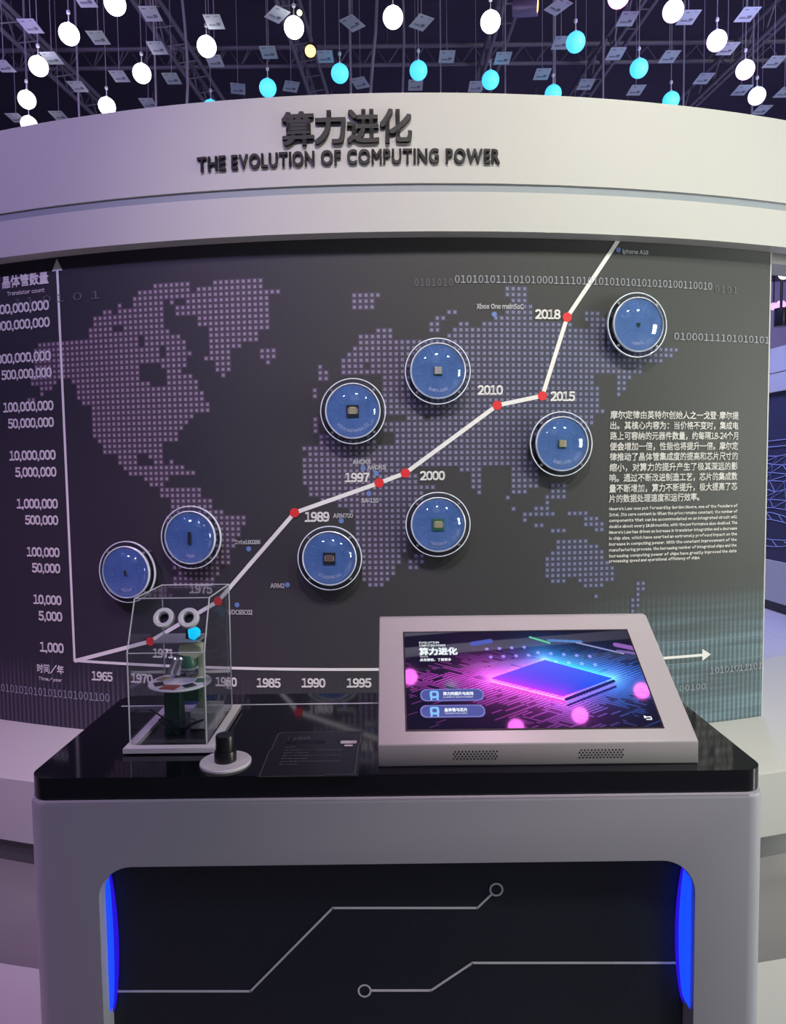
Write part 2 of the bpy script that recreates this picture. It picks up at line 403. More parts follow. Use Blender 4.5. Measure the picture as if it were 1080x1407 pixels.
# dotted world map: rows of little squares, row number -> runs of columns
MAP = {-56: [(49, 49)], -55: [(49, 50)], -54: [(49, 50)], -53: [(42, 42), (50, 50)], -52: [(50, 51)], -51: [(40, 43), (50, 51)], -50: [(-33, -26), (2, 4), (34, 36), (39, 45)], -49: [(-33, -26), (1, 5), (33, 45)], -48: [(-32, -25), (1, 6), (33, 45)], -47: [(-33, -25), (1, 6), (9, 10), (33, 44)], -46: [(-33, -23), (1, 7), (9, 11), (33, 43)], -45: [(-33, -23), (1, 7), (10, 11), (34, 43)], -44: [(-33, -23), (1, 8), (35, 42)], -43: [(-34, -22), (0, 8), (35, 40)], -42: [(-34, -22), (0, 8)], -41: [(-34, -21), (0, 8), (34, 36), (42, 43)], -40: [(-34, -21), (0, 8), (31, 32), (40, 43)], -39: [(-34, -20), (0, 8), (29, 29), (40, 42)], -38: [(-34, -20), (0, 8), (29, 34), (37, 40)], -37: [(-33, -24), (-1, 8), (27, 27), (31, 33)], -36: [(-33, -26), (-3, 9), (33, 33)], -35: [(-33, -26), (-6, 11), (26, 26), (33, 36)], -34: [(-35, -28), (-8, 11), (21, 21), (27, 29), (34, 36)], -33: [(-35, -28), (-8, 13), (20, 21), (27, 31), (34, 36)], -32: [(-37, -35), (-9, 10), (20, 21), (27, 31)], -31: [(-38, -34), (-9, 10), (20, 21), (27, 31)], -30: [(-41, -29), (-9, 9), (18, 21), (27, 31)], -29: [(-42, -31), (-9, 31)], -28: [(-43, -40), (-36, -35), (-33, -33), (-9, 29)], -27: [(-43, -40), (-37, -35), (-8, 29)], -26: [(-46, -35), (-9, 29)], -25: [(-46, -35), (-6, 3), (7, 31)], -24: [(-47, -32), (-6, 3), (7, 31), (34, 39)], -23: [(-48, -32), (-7, -7), (5, 40)], -22: [(-48, -31), (-7, -7), (5, 41)], -21: [(-48, -30), (-7, -7), (9, 11), (13, 41)], -20: [(-48, -29), (5, 43)], -19: [(-48, -26), (5, 42)], -18: [(-48, -26), (5, 42)], -17: [(-50, -27), (-7, -7), (5, 42), (46, 46)], -16: [(-62, -61), (-51, -27), (-7, -7), (5, 42), (46, 47)], -15: [(-59, -59), (-51, -28), (5, 41), (46, 47)], -14: [(-59, -57), (-51, -37), (-33, -28), (-6, -5), (5, 41), (46, 48)], -13: [(-61, -56), (-52, -39), (-33, -29), (-23, -23), (-6, -5), (-2, 50)], -12: [(-61, -39), (-33, -31), (-24, -22), (-6, -6), (-2, 1), (3, 50)], -11: [(-61, -39), (-34, -30), (-24, -22), (-15, -15), (-2, 54)], -10: [(-60, -30), (-26, -22), (-16, -14), (-1, 56)], -9: [(-60, -35), (-33, -29), (-25, -22), (-16, -14), (0, 57)], -8: [(-60, -35), (-33, -30), (-25, -20), (1, 51)], -7: [(-60, -39), (-37, -30), (-25, -17), (1, 6), (16, 48)], -6: [(-59, -39), (-37, -31), (-25, -17), (4, 6), (13, 14), (17, 45)], -5: [(-48, -33), (-25, -15), (13, 14), (18, 19), (22, 37), (41, 43)], -4: [(-48, -44), (-41, -34), (-27, -15), (14, 15), (24, 30), (40, 43)], -3: [(-47, -34), (-27, -15), (16, 17), (26, 30), (40, 42)], -2: [(-47, -34), (-31, -15), (0, 3), (27, 30)], -1: [(-45, -44), (-42, -34), (-31, -15), (0, 3), (27, 29)], 0: [(-42, -42), (-39, -34), (-32, -32), (-29, -15), (0, 4), (26, 29)], 1: [(-39, -13), (26, 29)], 2: [(-38, -29), (-27, -16)], 3: [(-35, -29), (-24, -16)]}
PS, PZ, MS0, MZ0 = 0.0212, 0.0209, -0.1548, 2.0497
def map_mat(name, ca, cb_):
    m = D.materials.new(name); m.use_nodes = True; nt = m.node_tree; b = nt.nodes['Principled BSDF']; b.inputs['Roughness'].default_value = 0.6
    tc = nt.nodes.new('ShaderNodeTexCoord'); sp = nt.nodes.new('ShaderNodeSeparateXYZ'); r = nt.nodes.new('ShaderNodeMapRange')
    r.inputs[1].default_value = -1.2; r.inputs[2].default_value = 0.6
    mx = nt.nodes.new('ShaderNodeMix'); mx.data_type = 'RGBA'; mx.inputs[6].default_value = (*ca, 1); mx.inputs[7].default_value = (*cb_, 1)
    nt.links.new(tc.outputs['Object'], sp.inputs[0]); nt.links.new(sp.outputs[0], r.inputs[0]); nt.links.new(r.outputs[0], mx.inputs[0]); nt.links.new(mx.outputs[2], b.inputs['Base Color'])
    return m
bm = bm_new(); bg = bm_new()
for j, rr in MAP.items():
    for a, b_ in rr:
        for i in range(a, b_+1):
            s, z = MS0+i*PS, MZ0+j*PZ
            quad(bm, s-0.0056, s+0.0056, z-0.0056, z+0.0056, RW+0.0014)
            quad(bg, s-PS/2, s+PS/2, z-PZ/2, z+PZ/2, RW+0.0008)
obj('map_dots', bm, map_mat('map_dot_print', (0.34, 0.255, 0.315), (0.165, 0.175, 0.30)), wall_back)
obj('map_ground', bg, map_mat('map_ground_print', (0.072, 0.046, 0.074), (0.045, 0.045, 0.080)), wall_back)
# axes
bm = bm_new()
OX, TOP, TIP = (-1.3027, 0.6895), (-1.3098, 2.2102), (1.1903, 0.6819)
stroke(bm, (OX[0], OX[1]-0.004), TOP, 0.0105, RW+0.002); stroke(bm, OX, (TIP[0], OX[1]), 0.0105, RW+0.002)
bm.faces.new([bm.verts.new(cyl(s, z, RW+0.002)) for s, z in ((TOP[0]-0.024, TOP[1]-0.012), (TOP[0]+0.024, TOP[1]-0.012), (TOP[0], TOP[1]+0.034))])
bm.faces.new([bm.verts.new(cyl(s, z, RW+0.002)) for s, z in ((TIP[0]-0.005, OX[1]-0.024), (TIP[0]+0.034, OX[1]), (TIP[0]-0.005, OX[1]+0.024))])
obj('chart_axes', bm, M_print_white, wall_back)
# rising line and its red points
LINE = [(-1.3027, 0.688), (-0.9647, 0.782), (-0.6855, 0.9421), (-0.3861, 1.2722), (-0.0743, 1.378), (0.0213, 1.4125), (0.3576, 1.6538), (0.5254, 1.6875), (0.6183, 1.9714), (0.8258, 2.2695)]
bm = bm_new()
for a, b_ in zip(LINE, LINE[1:]): stroke(bm, a, b_, 0.0150, RW+0.0026)
obj('trend_line', bm, M_print_white, wall_back)
for p in LINE[1:-1]:
    bm = bm_new(); disc(bm, p[0], p[1], 0.0172, RW+0.0034); obj('data_point', bm, M_red, wall_back)
# minor chips: small blue dots
for p in [(0.8147, 2.2182), (0.348, 1.9791), (-0.1319, 1.4315), (-0.0845, 1.4125), (-0.112, 1.34), (-0.2147, 1.2414), (-0.5619, 1.1396), (-0.419, 1.0057), (-0.6122, 0.9294)]:
    bm = bm_new(); disc(bm, p[0], p[1], 0.0095, RW+0.0022, 14); obj('minor_point', bm, M_bluedot, wall_back)
bm = bm_new()
for a, b_ in [((0.9946, 0.7499), (1.4732, 0.7464)), ((1.0268, 0.662), (1.4754, 0.6597))]: stroke(bm, a, b_, 0.0028, RW+0.002)
obj('skyline_rules', bm, mat('print_rule', (0.20, 0.24, 0.27), 0.6), wall_back, weld=False)
# lettering of the chart: (text, s, z, width, height)
def write_all(name, rows, m, align='C', bold=0.025, track=0.0, off=0.003, slant=0.0, res=2):
    bm = bm_new()
    for t, s, z, wd, ht in rows: add_text(bm, t, on_wall(s, z, RW+off), wd, ht, align, bold, track, slant=slant, res=res)
    return obj(name, bm, m, wall_back, weld=False)
YEARS = [('1965', -1.1789, 0.6347, 0.0916, 0.0348), ('1970', -1.0057, 0.6356, 0.09, 0.0343), ('1980', -0.6622, 0.6366, 0.0816, 0.0335), ('1985', -0.4979, 0.6365, 0.0892, 0.0332), ('1990', -0.3282, 0.6389, 0.0875, 0.033), ('1995', -0.1585, 0.6394, 0.0892, 0.0329), ('1975', -0.7518, 0.988, 0.0895, 0.0331), ('1971', -0.9119, 0.7374, 0.0845, 0.0338), ('1989', -0.3029, 1.2568, 0.0887, 0.0347), ('1997', -0.1536, 1.3988, 0.0876, 0.0317), ('2000', 0.1199, 1.4021, 0.0888, 0.0317), ('2010', 0.3325, 1.7089, 0.0908, 0.0327), ('2015', 0.6027, 1.6862, 0.0914, 0.0331), ('2018', 0.5457, 1.9808, 0.0927, 0.0325)]
write_all('year_lettering', YEARS, M_print_white, bold=0.042)
COUNTS = [('10,000,000,000', -1.3542, 2.0743, 0.3324, 0.0363), ('5,000,000,000', -1.3539, 2.01, 0.302, 0.0363), ('1,000,000,000', -1.3552, 1.8821, 0.305, 0.0366), ('500,000,000', -1.3549, 1.8184, 0.2444, 0.0366), ('100,000,000', -1.3528, 1.691, 0.2448, 0.0368), ('50,000,000', -1.3543, 1.6267, 0.2228, 0.0369), ('10,000,000', -1.352, 1.4998, 0.2251, 0.0371), ('5,000,000', -1.3518, 1.4338, 0.1993, 0.0372), ('1,000,000', -1.3512, 1.3089, 0.1998, 0.0374), ('500,000', -1.3526, 1.2442, 0.1596, 0.036), ('100,000', -1.3527, 1.1171, 0.1575, 0.0363), ('50,000', -1.3524, 1.0536, 0.1357, 0.0363), ('10,000', -1.3528, 0.927, 0.135, 0.0366), ('5,000', -1.3525, 0.8617, 0.1134, 0.0366), ('1,000', -1.3518, 0.7357, 0.1136, 0.0383)]
write_all('count_lettering', COUNTS, M_print_white, 'R', bold=0.04)
write_all('axis_titles', [('晶体管数量', -1.463, 2.1769, 0.2216, 0.0442), ('Transistor count', -1.4619, 2.1325, 0.1812, 0.0152), ('时间/年', -1.4204, 0.648, 0.1287, 0.0356), ('Time/year', -1.4224, 0.605, 0.1146, 0.0178)], M_print_white, bold=0.03)
write_all('minor_lettering', [('iphone A18', 0.8815, 2.2119, 0.1017, 0.0184), ('Xbox One mainSoC', 0.3698, 2.0076, 0.1703, 0.0181), ('AMDK6', -0.1361, 1.4553, 0.0649, 0.0158), ('AMDK5', -0.0829, 1.4349, 0.0661, 0.0158), ('SA-110', -0.109, 1.3148, 0.0623, 0.0159), ('ARM700', -0.2077, 1.26, 0.072, 0.016), ('Intel80286', -0.5656, 1.1653, 0.0973, 0.0162), ('ARM2', -0.4561, 1.0029, 0.0522, 0.0163), ('WDC65C02', -0.6018, 0.9021, 0.0957, 0.0178)], M_print_small, bold=0.04)
BINARY = [('01010101110101000111101010101010101010100110010', 0.705, 2.1031, 0.9975, 0.0273), ('01000111101010101', 1.2582, 1.9123, 0.428, 0.0274), ('10101010101010101001100', -1.4257, 0.5511, 0.5537, 0.0327), ('10101011101', 1.3451, 0.6235, 0.2484, 0.0264), ('00100', 1.1437, 0.5654, 0.1173, 0.0231)]
write_all('binary_rows', BINARY, M_print_binary, bold=0.0, track=0.12)
write_all('binary_faint', [('0101010', 0.1305, 2.0922, 0.1357, 0.0268), ('0101', 1.2665, 2.0948, 0.0986, 0.0272), ('11 01 0 1', -1.3228, 2.0958, 0.3935, 0.03), ('01011', 1.3855, 0.6285, 0.1599, 0.0236)], M_print_faint, bold=0.0, track=0.3)
PARA = [('摩尔定律由英特尔创始人之一戈登·摩尔提', 1.0602, 1.6186, 0.5451, 0.0295), ('出。其核心内容为：当价格不变时，集成电', 1.0599, 1.5798, 0.5453, 0.0296), ('路上可容纳的元器件数量，约每隔18-24个月', 1.0596, 1.5409, 0.5455, 0.0296), ('便会增加一倍，性能也将提升一倍。摩尔定', 1.0594, 1.5019, 0.5459, 0.0297), ('律推动了晶体管集成度的提高和芯片尺寸的', 1.0591, 1.4629, 0.5461, 0.0297), ('缩小，对算力的提升产生了极其深远的影', 1.0588, 1.4238, 0.5465, 0.0298), ('响。通过不断改进制造工艺，芯片的集成数', 1.0585, 1.3847, 0.5467, 0.0298), ('量不断增加，算力不断提升，极大提高了芯', 1.0581, 1.3454, 0.547, 0.0299), ('片的数据处理速度和运行效率。', 0.9722, 1.3077, 0.376, 0.0297)]
write_all('chinese_paragraph', PARA, M_print_white, bold=0.018)
ENG = [("Moore's Law was put forward by Gordon Moore, one of the founders of", 1.0599, 1.2684, 0.551, 0.015), ('Intel. Its core content is: When the price remains constant, the number of', 1.0599, 1.2463, 0.5506, 0.015), ('components that can be accommodated on an integrated circuit will', 1.0598, 1.2242, 0.5503, 0.015), ('double about every 18-24 months, with the performance also doubled. The', 1.0598, 1.2021, 0.5499, 0.015), ("Moore's Law has driven an increase in transistor integration and a decrease", 1.0598, 1.1799, 0.5496, 0.0151), ('in chip size, which have exerted an extremely profound impact on the', 1.0598, 1.1578, 0.5492, 0.0151), ('increase in computing power. With the constant improvement of the', 1.0597, 1.1356, 0.5489, 0.0151), ('manufacturing process, the increasing number of integrated chips and the', 1.0597, 1.1134, 0.5485, 0.0151), ('increasing computing power of chips have greatly improved the data', 1.0597, 1.0911, 0.5481, 0.0151), ('processing speed and operational efficiency of chips.', 0.9766, 1.0718, 0.3816, 0.015)]
write_all('english_paragraph', ENG, M_print_white, bold=0.035, res=1)

# ------------------------------------------------------------------ title on the fascia
tx, tz = (-0.1636, 2.5986)
t = thing('title_sign', 'raised charcoal Chinese and English title lettering mounted on the white curved fascia', 'sign', cyl(tx, tz-0.1, RH))
CHARS = [('算', -0.3318, 2.5991, 0.1053, 0.1071), ('力', -0.222, 2.5991, 0.1013, 0.1068), ('进', -0.1104, 2.5991, 0.1038, 0.1067), ('化', 0.0008, 2.5991, 0.1037, 0.1066)]
for c, s, z, wd, ht in CHARS:
    bm = bm_new(); add_text(bm, c, on_wall(s, z, RH+0.002), wd, ht, 'C', 0.026, extrude=0.02, depth=0.012, res=4)
    obj('chinese_character', bm, M_letter, t, weld=False)
WORDS = [('THE', -0.6381, 2.5, 0.1024, 0.0495), ('EVOLUTION', -0.4218, 2.5, 0.296, 0.0495), ('OF', -0.2212, 2.5, 0.0672, 0.0495), ('COMPUTING', -0.0103, 2.5, 0.3196, 0.0495), ('POWER', 0.2613, 2.5, 0.1889, 0.0495)]
for c, s, z, wd, ht in WORDS:
    bm = bm_new(); add_text(bm, c, on_wall(s, z, RH+0.002), wd*0.965, ht*0.94, 'C', 0.03, 0.05, extrude=0.02, depth=0.008, res=4, plain=True)
    obj('english_word', bm, M_letter, t, weld=False)

# ------------------------------------------------------------------ eight clear domes with chips, standing off the wall
FR = 0.116      # flange radius
def ring_prof(r0, r1, z0, z1): return [(r0, z0), (r1, z0), (r1, z1), (r0, z1)]
def dome(s, z, label, chip, writing, arc):
    a = s / RW
    e = thing('chip_dome', label, 'display dome', cyl(s, z, RW+0.018), 'chip display domes on the wall chart')
    e.rotation_euler = Matrix(((math.cos(a), 0, math.sin(a)), (math.sin(a), 0, -math.cos(a)), (0, 1, 0))).to_euler()
    bm = bm_new(); add_lathe(bm, [(0.0, 0.018), (0.113, 0.018), (FR, 0.020), (FR, 0.025), (0.114, 0.027), (0.0, 0.027)], 56); local_obj('flange', bm, M_flange, e, True)
    bm = bm_new(); add_lathe(bm, [(FR-0.0005, 0.0185), (FR+0.0008, 0.0185), (FR+0.0008, 0.0275), (FR-0.0025, 0.0275), (FR-0.0025, 0.0268)], 56, close=True); local_obj('flange_edge', bm, M_rim, e, True)
    bm = bm_new(); add_lathe(bm, [(0.0, 0.028), (0.0945, 0.028), (0.0945, 0.033), (0.0, 0.033)], 56); d = local_obj('backing_disc', bm, M_chipblue, e, True)
    bm = bm_new(); rnd = random.Random(int(s*1000)+5)
    for k in range(70):            # printed circuit traces running outward
        an = rnd.uniform(0, 2*PI); r0 = rnd.uniform(0.045, 0.07); r1 = r0 + rnd.uniform(0.008, 0.022); wv = 0.0005
        ca, sa = math.cos(an), math.sin(an)
        bm.faces.new([bm.verts.new((r*ca - q*sa, r*sa + q*ca, 0.0334)) for r, q in ((r0, -wv), (r1, -wv), (r1, wv), (r0, wv))])
    for q0, q1 in ((0.0315, 0.0325), (0.040, 0.0405)):
        for k in range(4):
            c, s_ = (1, 0, -1, 0)[k], (0, 1, 0, -1)[k]
            bm.faces.new([bm.verts.new((c*u - s_*v, s_*u + c*v, 0.0334)) for u, v in ((q0, -q0), (q1, -q1), (q1, q1), (q0, q0))])
    local_obj('printed_traces', bm, M_bluetrace, d)
    # writing bent round the lower rim of the disc
    bm = bm_new()
    rr = 0.068
    def bend(x, y, zz): an = -PI/2 + x/rr; q = rr - y; return (q*math.cos(an), q*math.sin(an), 0.0336 + zz)
    add_text(bm, writing, bend, arc, 0.0125, 'C', 0.03)
    local_obj('printed_name', bm, M_domeprint, d)
    bm = bm_new(); add_lathe(bm, [(0.0945, 0.0272), (0.0985, 0.0272), (0.0985, 0.036), (0.096, 0.0375), (0.0945, 0.036)], 56, close=True); local_obj('rim', bm, M_rim, e, True)
    bm = bm_new(); add_lathe(bm, [(0.0935*math.cos(R_(q)), 0.036 + 0.046*math.sin(R_(q))) for q in range(0, 91, 6)], 56); local_obj('dome_cover', bm, M_dome, e, True)
    for k in range(4):
        an = R_(45 + 90*k); mt = Matrix.Translation((0.1055*math.cos(an), 0.1055*math.sin(an), 0))
        bm = bm_new(); add_lathe(bm, [(0, -0.0178), (0.0045, -0.0178), (0.0045, 0.018)], 12, mt)
        add_lathe(bm, [(0.0055, 0.027), (0.005, 0.0298), (0.0, 0.0305)], 12, mt); local_obj('standoff_screw', bm, M_screw, e, True)
    # the chip itself
    c = D.objects.new('chip', None)
    kind, body, die = chip
    bm = bm_new()
    if kind == 'square':
        hw = body; add_box(bm, -hw, hw, -hw, hw, 0.0335, 0.0375, 0.0006); cm = M_green if die[1] != M_chipbrown else M_chipdark
        if die[1] == M_gold and body > 0.02: cm = M_chipdark if writing.startswith('Athlon') else M_green
        c = local_obj('chip', bm, cm, e)
        bm = bm_new(); hd = die[0]; add_box(bm, -hd, hd, -hd*0.9, hd*1.02, 0.0376, 0.0408, 0.0012); local_obj('chip_lid', bm, die[1], c)
        if body > 0.018:
            bm = bm_new()
            bm.free()
            for sx in (-1, 1):
                bm = bm_new(); add_box(bm, sx*(hd+0.0028)-0.0016, sx*(hd+0.0028)+0.0016, -0.009, 0.009, 0.0376, 0.039); local_obj('chip_contact_strip', bm, M_chipgrey, c)
    else:
        hw, hh = body; add_box(bm, -hw, hw, -hh, hh, 0.036, 0.041, 0.0008); c = local_obj('chip', bm, M_chipdark, e)
        bm = bm_new()
        for k in range(8):
            y = -hh*0.9 + k*hh*1.8/7
            for sx in (-1, 1): add_box(bm, sx*hw, sx*(hw+0.0022), y-0.0009, y+0.0009, 0.0335, 0.038)
        local_obj('chip_pins', bm, M_screw, c)
    return e
DOMES = [
 ((-1.026, 1.0539), 'clear dome lowest at the left with a tiny narrow black chip on blue', ('strip', (0.0032, 0.0085), None), '4004', 0.045),
 ((-0.7661, 1.1857), 'clear dome above the display case with a tall narrow black chip on blue', ('strip', (0.0052, 0.0215), None), 'P8086', 0.032),
 ((-0.2533, 1.1096), 'clear dome below the 1989 point with a dark brown square chip', ('square', 0.0215, (0.0125, M_chipbrown)), 'Intel80486 DX2', 0.085),
 ((-0.1617, 1.6343), 'clear dome over Europe on the map with a dark chip and gold lid', ('square', 0.0215, (0.0130, M_gold)), 'Athlon and Pentium III', 0.120),
 ((0.1382, 1.7713), 'clear dome highest in the map centre with a small grey lidded chip', ('square', 0.0150, (0.0130, M_chipgrey)), '酷睿i5-2300', 0.068),
 ((0.1347, 1.2272), 'clear dome below the 2000 point with a bright green square chip', ('square', 0.0212, (0.0125, M_gold)), 'Pentium 4', 0.056),
 ((0.5819, 1.5106), 'clear dome below the 2015 point with a small gold lidded chip', ('square', 0.0148, (0.0125, M_gold)), '酷睿i7-2700', 0.068),
 ((0.8682, 1.9395), 'clear dome at the top right beside the binary rows with a tiny teal chip', ('square', 0.0062, (0.0040, M_chipdark)), 'Ryzen R5', 0.048),
]
for (s, z), lab, chip, wr, arc in DOMES: dome(s, z, lab, chip, wr, arc)

# ------------------------------------------------------------------ display counter
TZ = 0.90
counter = thing('display_counter', 'white kiosk counter with glossy black worktop and black front niche', 'counter', (0, 1.36, 0))
def bool_diff(bm_a, bm_b):
    ms = []
    for b_ in (bm_a, bm_b):
        bmesh.ops.remove_doubles(b_, verts=b_.verts, dist=1e-6); bmesh.ops.recalc_face_normals(b_, faces=b_.faces)
        me = D.meshes.new('work'); b_.to_mesh(me); b_.free(); ms.append(me)
    oa, ob = D.objects.new('work', ms[0]), D.objects.new('work', ms[1]); COL.objects.link(oa); COL.objects.link(ob)
    md = oa.modifiers.new('b', 'BOOLEAN'); md.object = ob; md.operation = 'DIFFERENCE'; md.solver = 'EXACT'
    dg = bpy.context.evaluated_depsgraph_get(); dg.update()
    res = D.meshes.new_from_object(oa.evaluated_get(dg))
    D.objects.remove(oa); D.objects.remove(ob)
    return res
BF = 1.139      # front face of the body
a = bm_new(); add_prism(a, rrect(-0.639, 0.639, BF, 1.586, 0.036, 8), 0.0, 0.8605)
bmesh.ops.bevel(a, geom=[e for e in a.edges if min(v.co.z for v in e.verts) > 0.86], offset=0.007, segments=2, profile=0.5, affect='EDGES')
b = bm_new()
# niche: rounded top corners, chamfered mouth
def xz(x, y, z): return (x, z, y)
add_prism(b, rrect(-0.5155, 0.5135, 0.14, 0.7455, (0.06, 0.058, 0.058, 0.06), 10), 1.0, BF+0.060, xz)
obj_me('body', bool_diff(a, b), M_body, counter, True)
bm = bm_new(); add_box(bm, -0.60, 0.60, 1.18, 1.55, 0.8606, 0.8624); obj('spacer', bm, M_dark, counter)
bm = bm_new()
add_prism(bm, rrect(-0.637, 0.637, 1.147, 1.582, 0.035, 10), 0.8625, TZ)
es = [e for e in bm.edges if abs(e.verts[0].co.z-e.verts[1].co.z) < 1e-6]
bmesh.ops.bevel(bm, geom=es, offset=0.006, segments=3, profile=0.5, affect='EDGES')
worktop = obj('worktop', bm, M_black_gloss, counter, True)
bm = bm_new(); add_box(bm, -0.615, 0.628, 1.5065, 1.5105, TZ+0.0002, TZ+0.0008); obj('worktop_joint', bm, M_line, worktop)
bm = bm_new()
add_prism(bm, rrect(-0.5150, 0.5130, 0.1405, 0.745, (0.06, 0.0575, 0.0575, 0.06), 10), BF+0.042, BF+0.055, xz); panel = obj('niche_panel', bm, M_niche, counter)
def nline(pts, ring=None):
    bm = bm_new(); y0 = BF+0.0416
    for p, q in zip(pts, pts[1:]):
        dx, dz = q[0]-p[0], q[1]-p[1]; l = math.hypot(dx, dz); nx, nz = -dz/l*0.0017, dx/l*0.0017
        e = 0.0012; ux, uz = dx/l*e, dz/l*e
        add_prism(bm, [(p[0]-nx-ux, p[1]-nz-uz), (q[0]-nx+ux, q[1]-nz+uz), (q[0]+nx+ux, q[1]+nz+uz), (p[0]+nx-ux, p[1]+nz-uz)], y0-0.0009, y0+0.0006, xz)
    c = ring; n = 40
    o_ = [(c[0]+0.0125*math.cos(2*PI*k/n), c[1]+0.0125*math.sin(2*PI*k/n)) for k in range(n)]; i_ = [(c[0]+0.0092*math.cos(2*PI*k/n), c[1]+0.0092*math.sin(2*PI*k/n)) for k in range(n)]
    vo = [bm.verts.new((x, y0-0.0009, z)) for x, z in o_]; vi = [bm.verts.new((x, y0-0.0009, z)) for x, z in i_]
    for k in range(n): bm.faces.new((vo[k], vo[(k+1) % n], vi[(k+1) % n], vi[k]))
    obj('circuit_line', bm, M_line, panel, weld=False)
nline([(-0.5251, 0.4899), (-0.2678, 0.4866), (-0.1168, 0.6407), (0.1425, 0.6374), (0.1674, 0.6621)], (0.1765, 0.6714))
nline([(0.5299, 0.5299), (0.1329, 0.5349), (0.0578, 0.4839), (-0.0486, 0.4852)], (-0.0617, 0.4854))
# blue light diffusers in the two sides of the niche: lens-shaped bars standing against the niche wall
def lens(xw, sx, wd, z0, z1, n=24):
    return [(xw, z0)] + [(xw - sx*wd*(math.sin(PI*k/n)**0.6), z0 + (z1-z0)*k/n) for k in range(n+1)] + [(xw, z1)]
for sx, xw, w_out, w_in, z0, z1, ya in ((-1, -0.5150, 0.0135, 0.0055, 0.452, 0.722, BF+0.026), (1, 0.5130, 0.0165, 0.0105, 0.455, 0.724, BF+0.012)):
    bm = bm_new(); add_prism(bm, lens(xw, sx, w_out, z0, z1), BF+0.038, BF+0.0418, xz)
    bar = obj('blue_light_bar', bm, M_led, counter, True)
    bm = bm_new(); add_prism(bm, lens(xw - sx*0.0004, sx, w_in, z0+0.012, z1-0.008), ya, BF+0.0385, xz); obj('light_core', bm, M_ledcore, bar, True)

# ------------------------------------------------------------------ touchscreen console
CF, CB = 1.175, 1.43
console = thing('touchscreen_console', 'silver sloping touchscreen console showing a glowing blue and magenta chip', 'touchscreen', (0.25, 1.30, TZ))
P0, P1 = Vector((0, CF, 0.940)), Vector((0, CB, 1.110)); SD = (P1-P0).normalized(); SN = Vector((0, -SD.z, SD.y)); SL = (P1-P0).length
def slope(x, v, h=0.0): return tuple(Vector((x, 0, 0)) + P0 + SD*v + SN*h)
X0, X1 = -0.0315, 0.5325
bm = bm_new()
add_prism(bm, [(CF, TZ), (CF, 0.940), (CB, 1.110), (CB+0.020, 1.110), (CB+0.032, 1.098), (CB+0.032, TZ)], X0, X1, lambda y, z, x: (x, y, z))
es = [e for e in bm.edges if abs(e.verts[0].co.x-e.verts[1].co.x) < 1e-6 or True]
bmesh.ops.bevel(bm, geom=es, offset=0.003, segments=2, profile=0.5, affect='EDGES')
hous = obj('housing', bm, M_steel, console, True)
SX0, SX1, SV0, SV1 = (0.0205, 0.4777, 0.0302, 0.2631)
bm = bm_new()
vs = [bm.verts.new(slope(x, v, h)) for h in (0.0002, 0.0012) for x, v in ((SX0-0.003, SV0-0.003), (SX1+0.003, SV0-0.003), (SX1+0.003, SV1+0.003), (SX0-0.003, SV1+0.003))]
bm.faces.new(vs[4:]); [bm.faces.new((vs[i], vs[(i+1) % 4], vs[4+(i+1) % 4], vs[4+i])) for i in range(4)]
obj('screen_bezel', bm, M_dark, console)
# what the lit screen shows: colours per point of a fine grid
NU, NV = 460, 240
U, V = np.meshgrid(np.linspace(0, 1, NU+1), np.linspace(0, 1, NV+1))
AS = (SX1-SX0)/(SV1-SV0)
def seg_d(p, q):
    px, py = U*AS, V; ax, ay, bx, by = p[0]*AS, p[1], q[0]*AS, q[1]
    t = np.clip(((px-ax)*(bx-ax)+(py-ay)*(by-ay))/((bx-ax)**2+(by-ay)**2), 0, 1)
    return np.hypot(px-ax-t*(bx-ax), py-ay-t*(by-ay))
CH = [(0.3564, 0.4831), (0.6021, 0.673), (0.8682, 0.4678), (0.6422, 0.2914)]         # chip corners on the screen: left, top, right, bottom
def tri_in(poly):
    r = np.ones_like(U, bool)
    for p, q in zip(poly, poly[1:]+poly[:1]): r &= ((q[0]-p[0])*(V-p[1]) - (q[1]-p[1])*(U-p[0])) <= 0
    return r
inside = tri_in(CH)
dl, dt, dr, db = seg_d(CH[3], CH[0]), seg_d(CH[0], CH[1]), seg_d(CH[1], CH[2]), seg_d(CH[2], CH[3])
img = np.zeros(U.shape+(3,)); img += np.array([0.005, 0.005, 0.018])
def addc(mask, c): 
    global img
    img = img + mask[..., None]*np.array(c)
rng = np.random.RandomState(3)
# grey bands of glass reflection painted into the picture's upper left
refl_band = np.clip(np.sin((V*AS*0.9 - U*0.32)*15)*3, 0, 1) * np.clip((V-0.52 - 0.05*np.sin(U*9))*4, 0, 1)
addc(refl_band*np.clip(1.2-U*0.75, 0.25, 1), (0.07, 0.07, 0.085))
# circuit traces: runs in the two board directions, thinning out away from the chip
e1 = ((CH[3][0]-CH[0][0])*AS, CH[3][1]-CH[0][1]); e2 = ((CH[1][0]-CH[0][0])*AS, CH[1][1]-CH[0][1])
det = e1[0]*e2[1]-e1[1]*e2[0]; qx, qy = U*AS-CH[0][0]*AS, V-CH[0][1]
A_ = (qx*e2[1]-qy*e2[0])/det; B_ = (e1[0]*qy-e1[1]*qx)/det           # board coordinates, chip = [0,1]^2
out = np.maximum(np.maximum(-A_, A_-1), np.maximum(-B_, B_-1))
K = 9.0
cell = rng.rand(60, 60); ia, ib = np.clip(((A_+2.5)*K/2.5).astype(int), 0, 59), np.clip(((B_+2.5)*K/2.5).astype(int), 0, 59)
alongA = np.where((A_ < 0) | (A_ > 1), np.where((B_ < 0) | (B_ > 1), cell[ia, ib] < 0.5, True), False)
run = np.where(alongA, np.abs((B_*K*2) % 1 - 0.5) < 0.24, np.abs((A_*K*2) % 1 - 0.5) < 0.24)
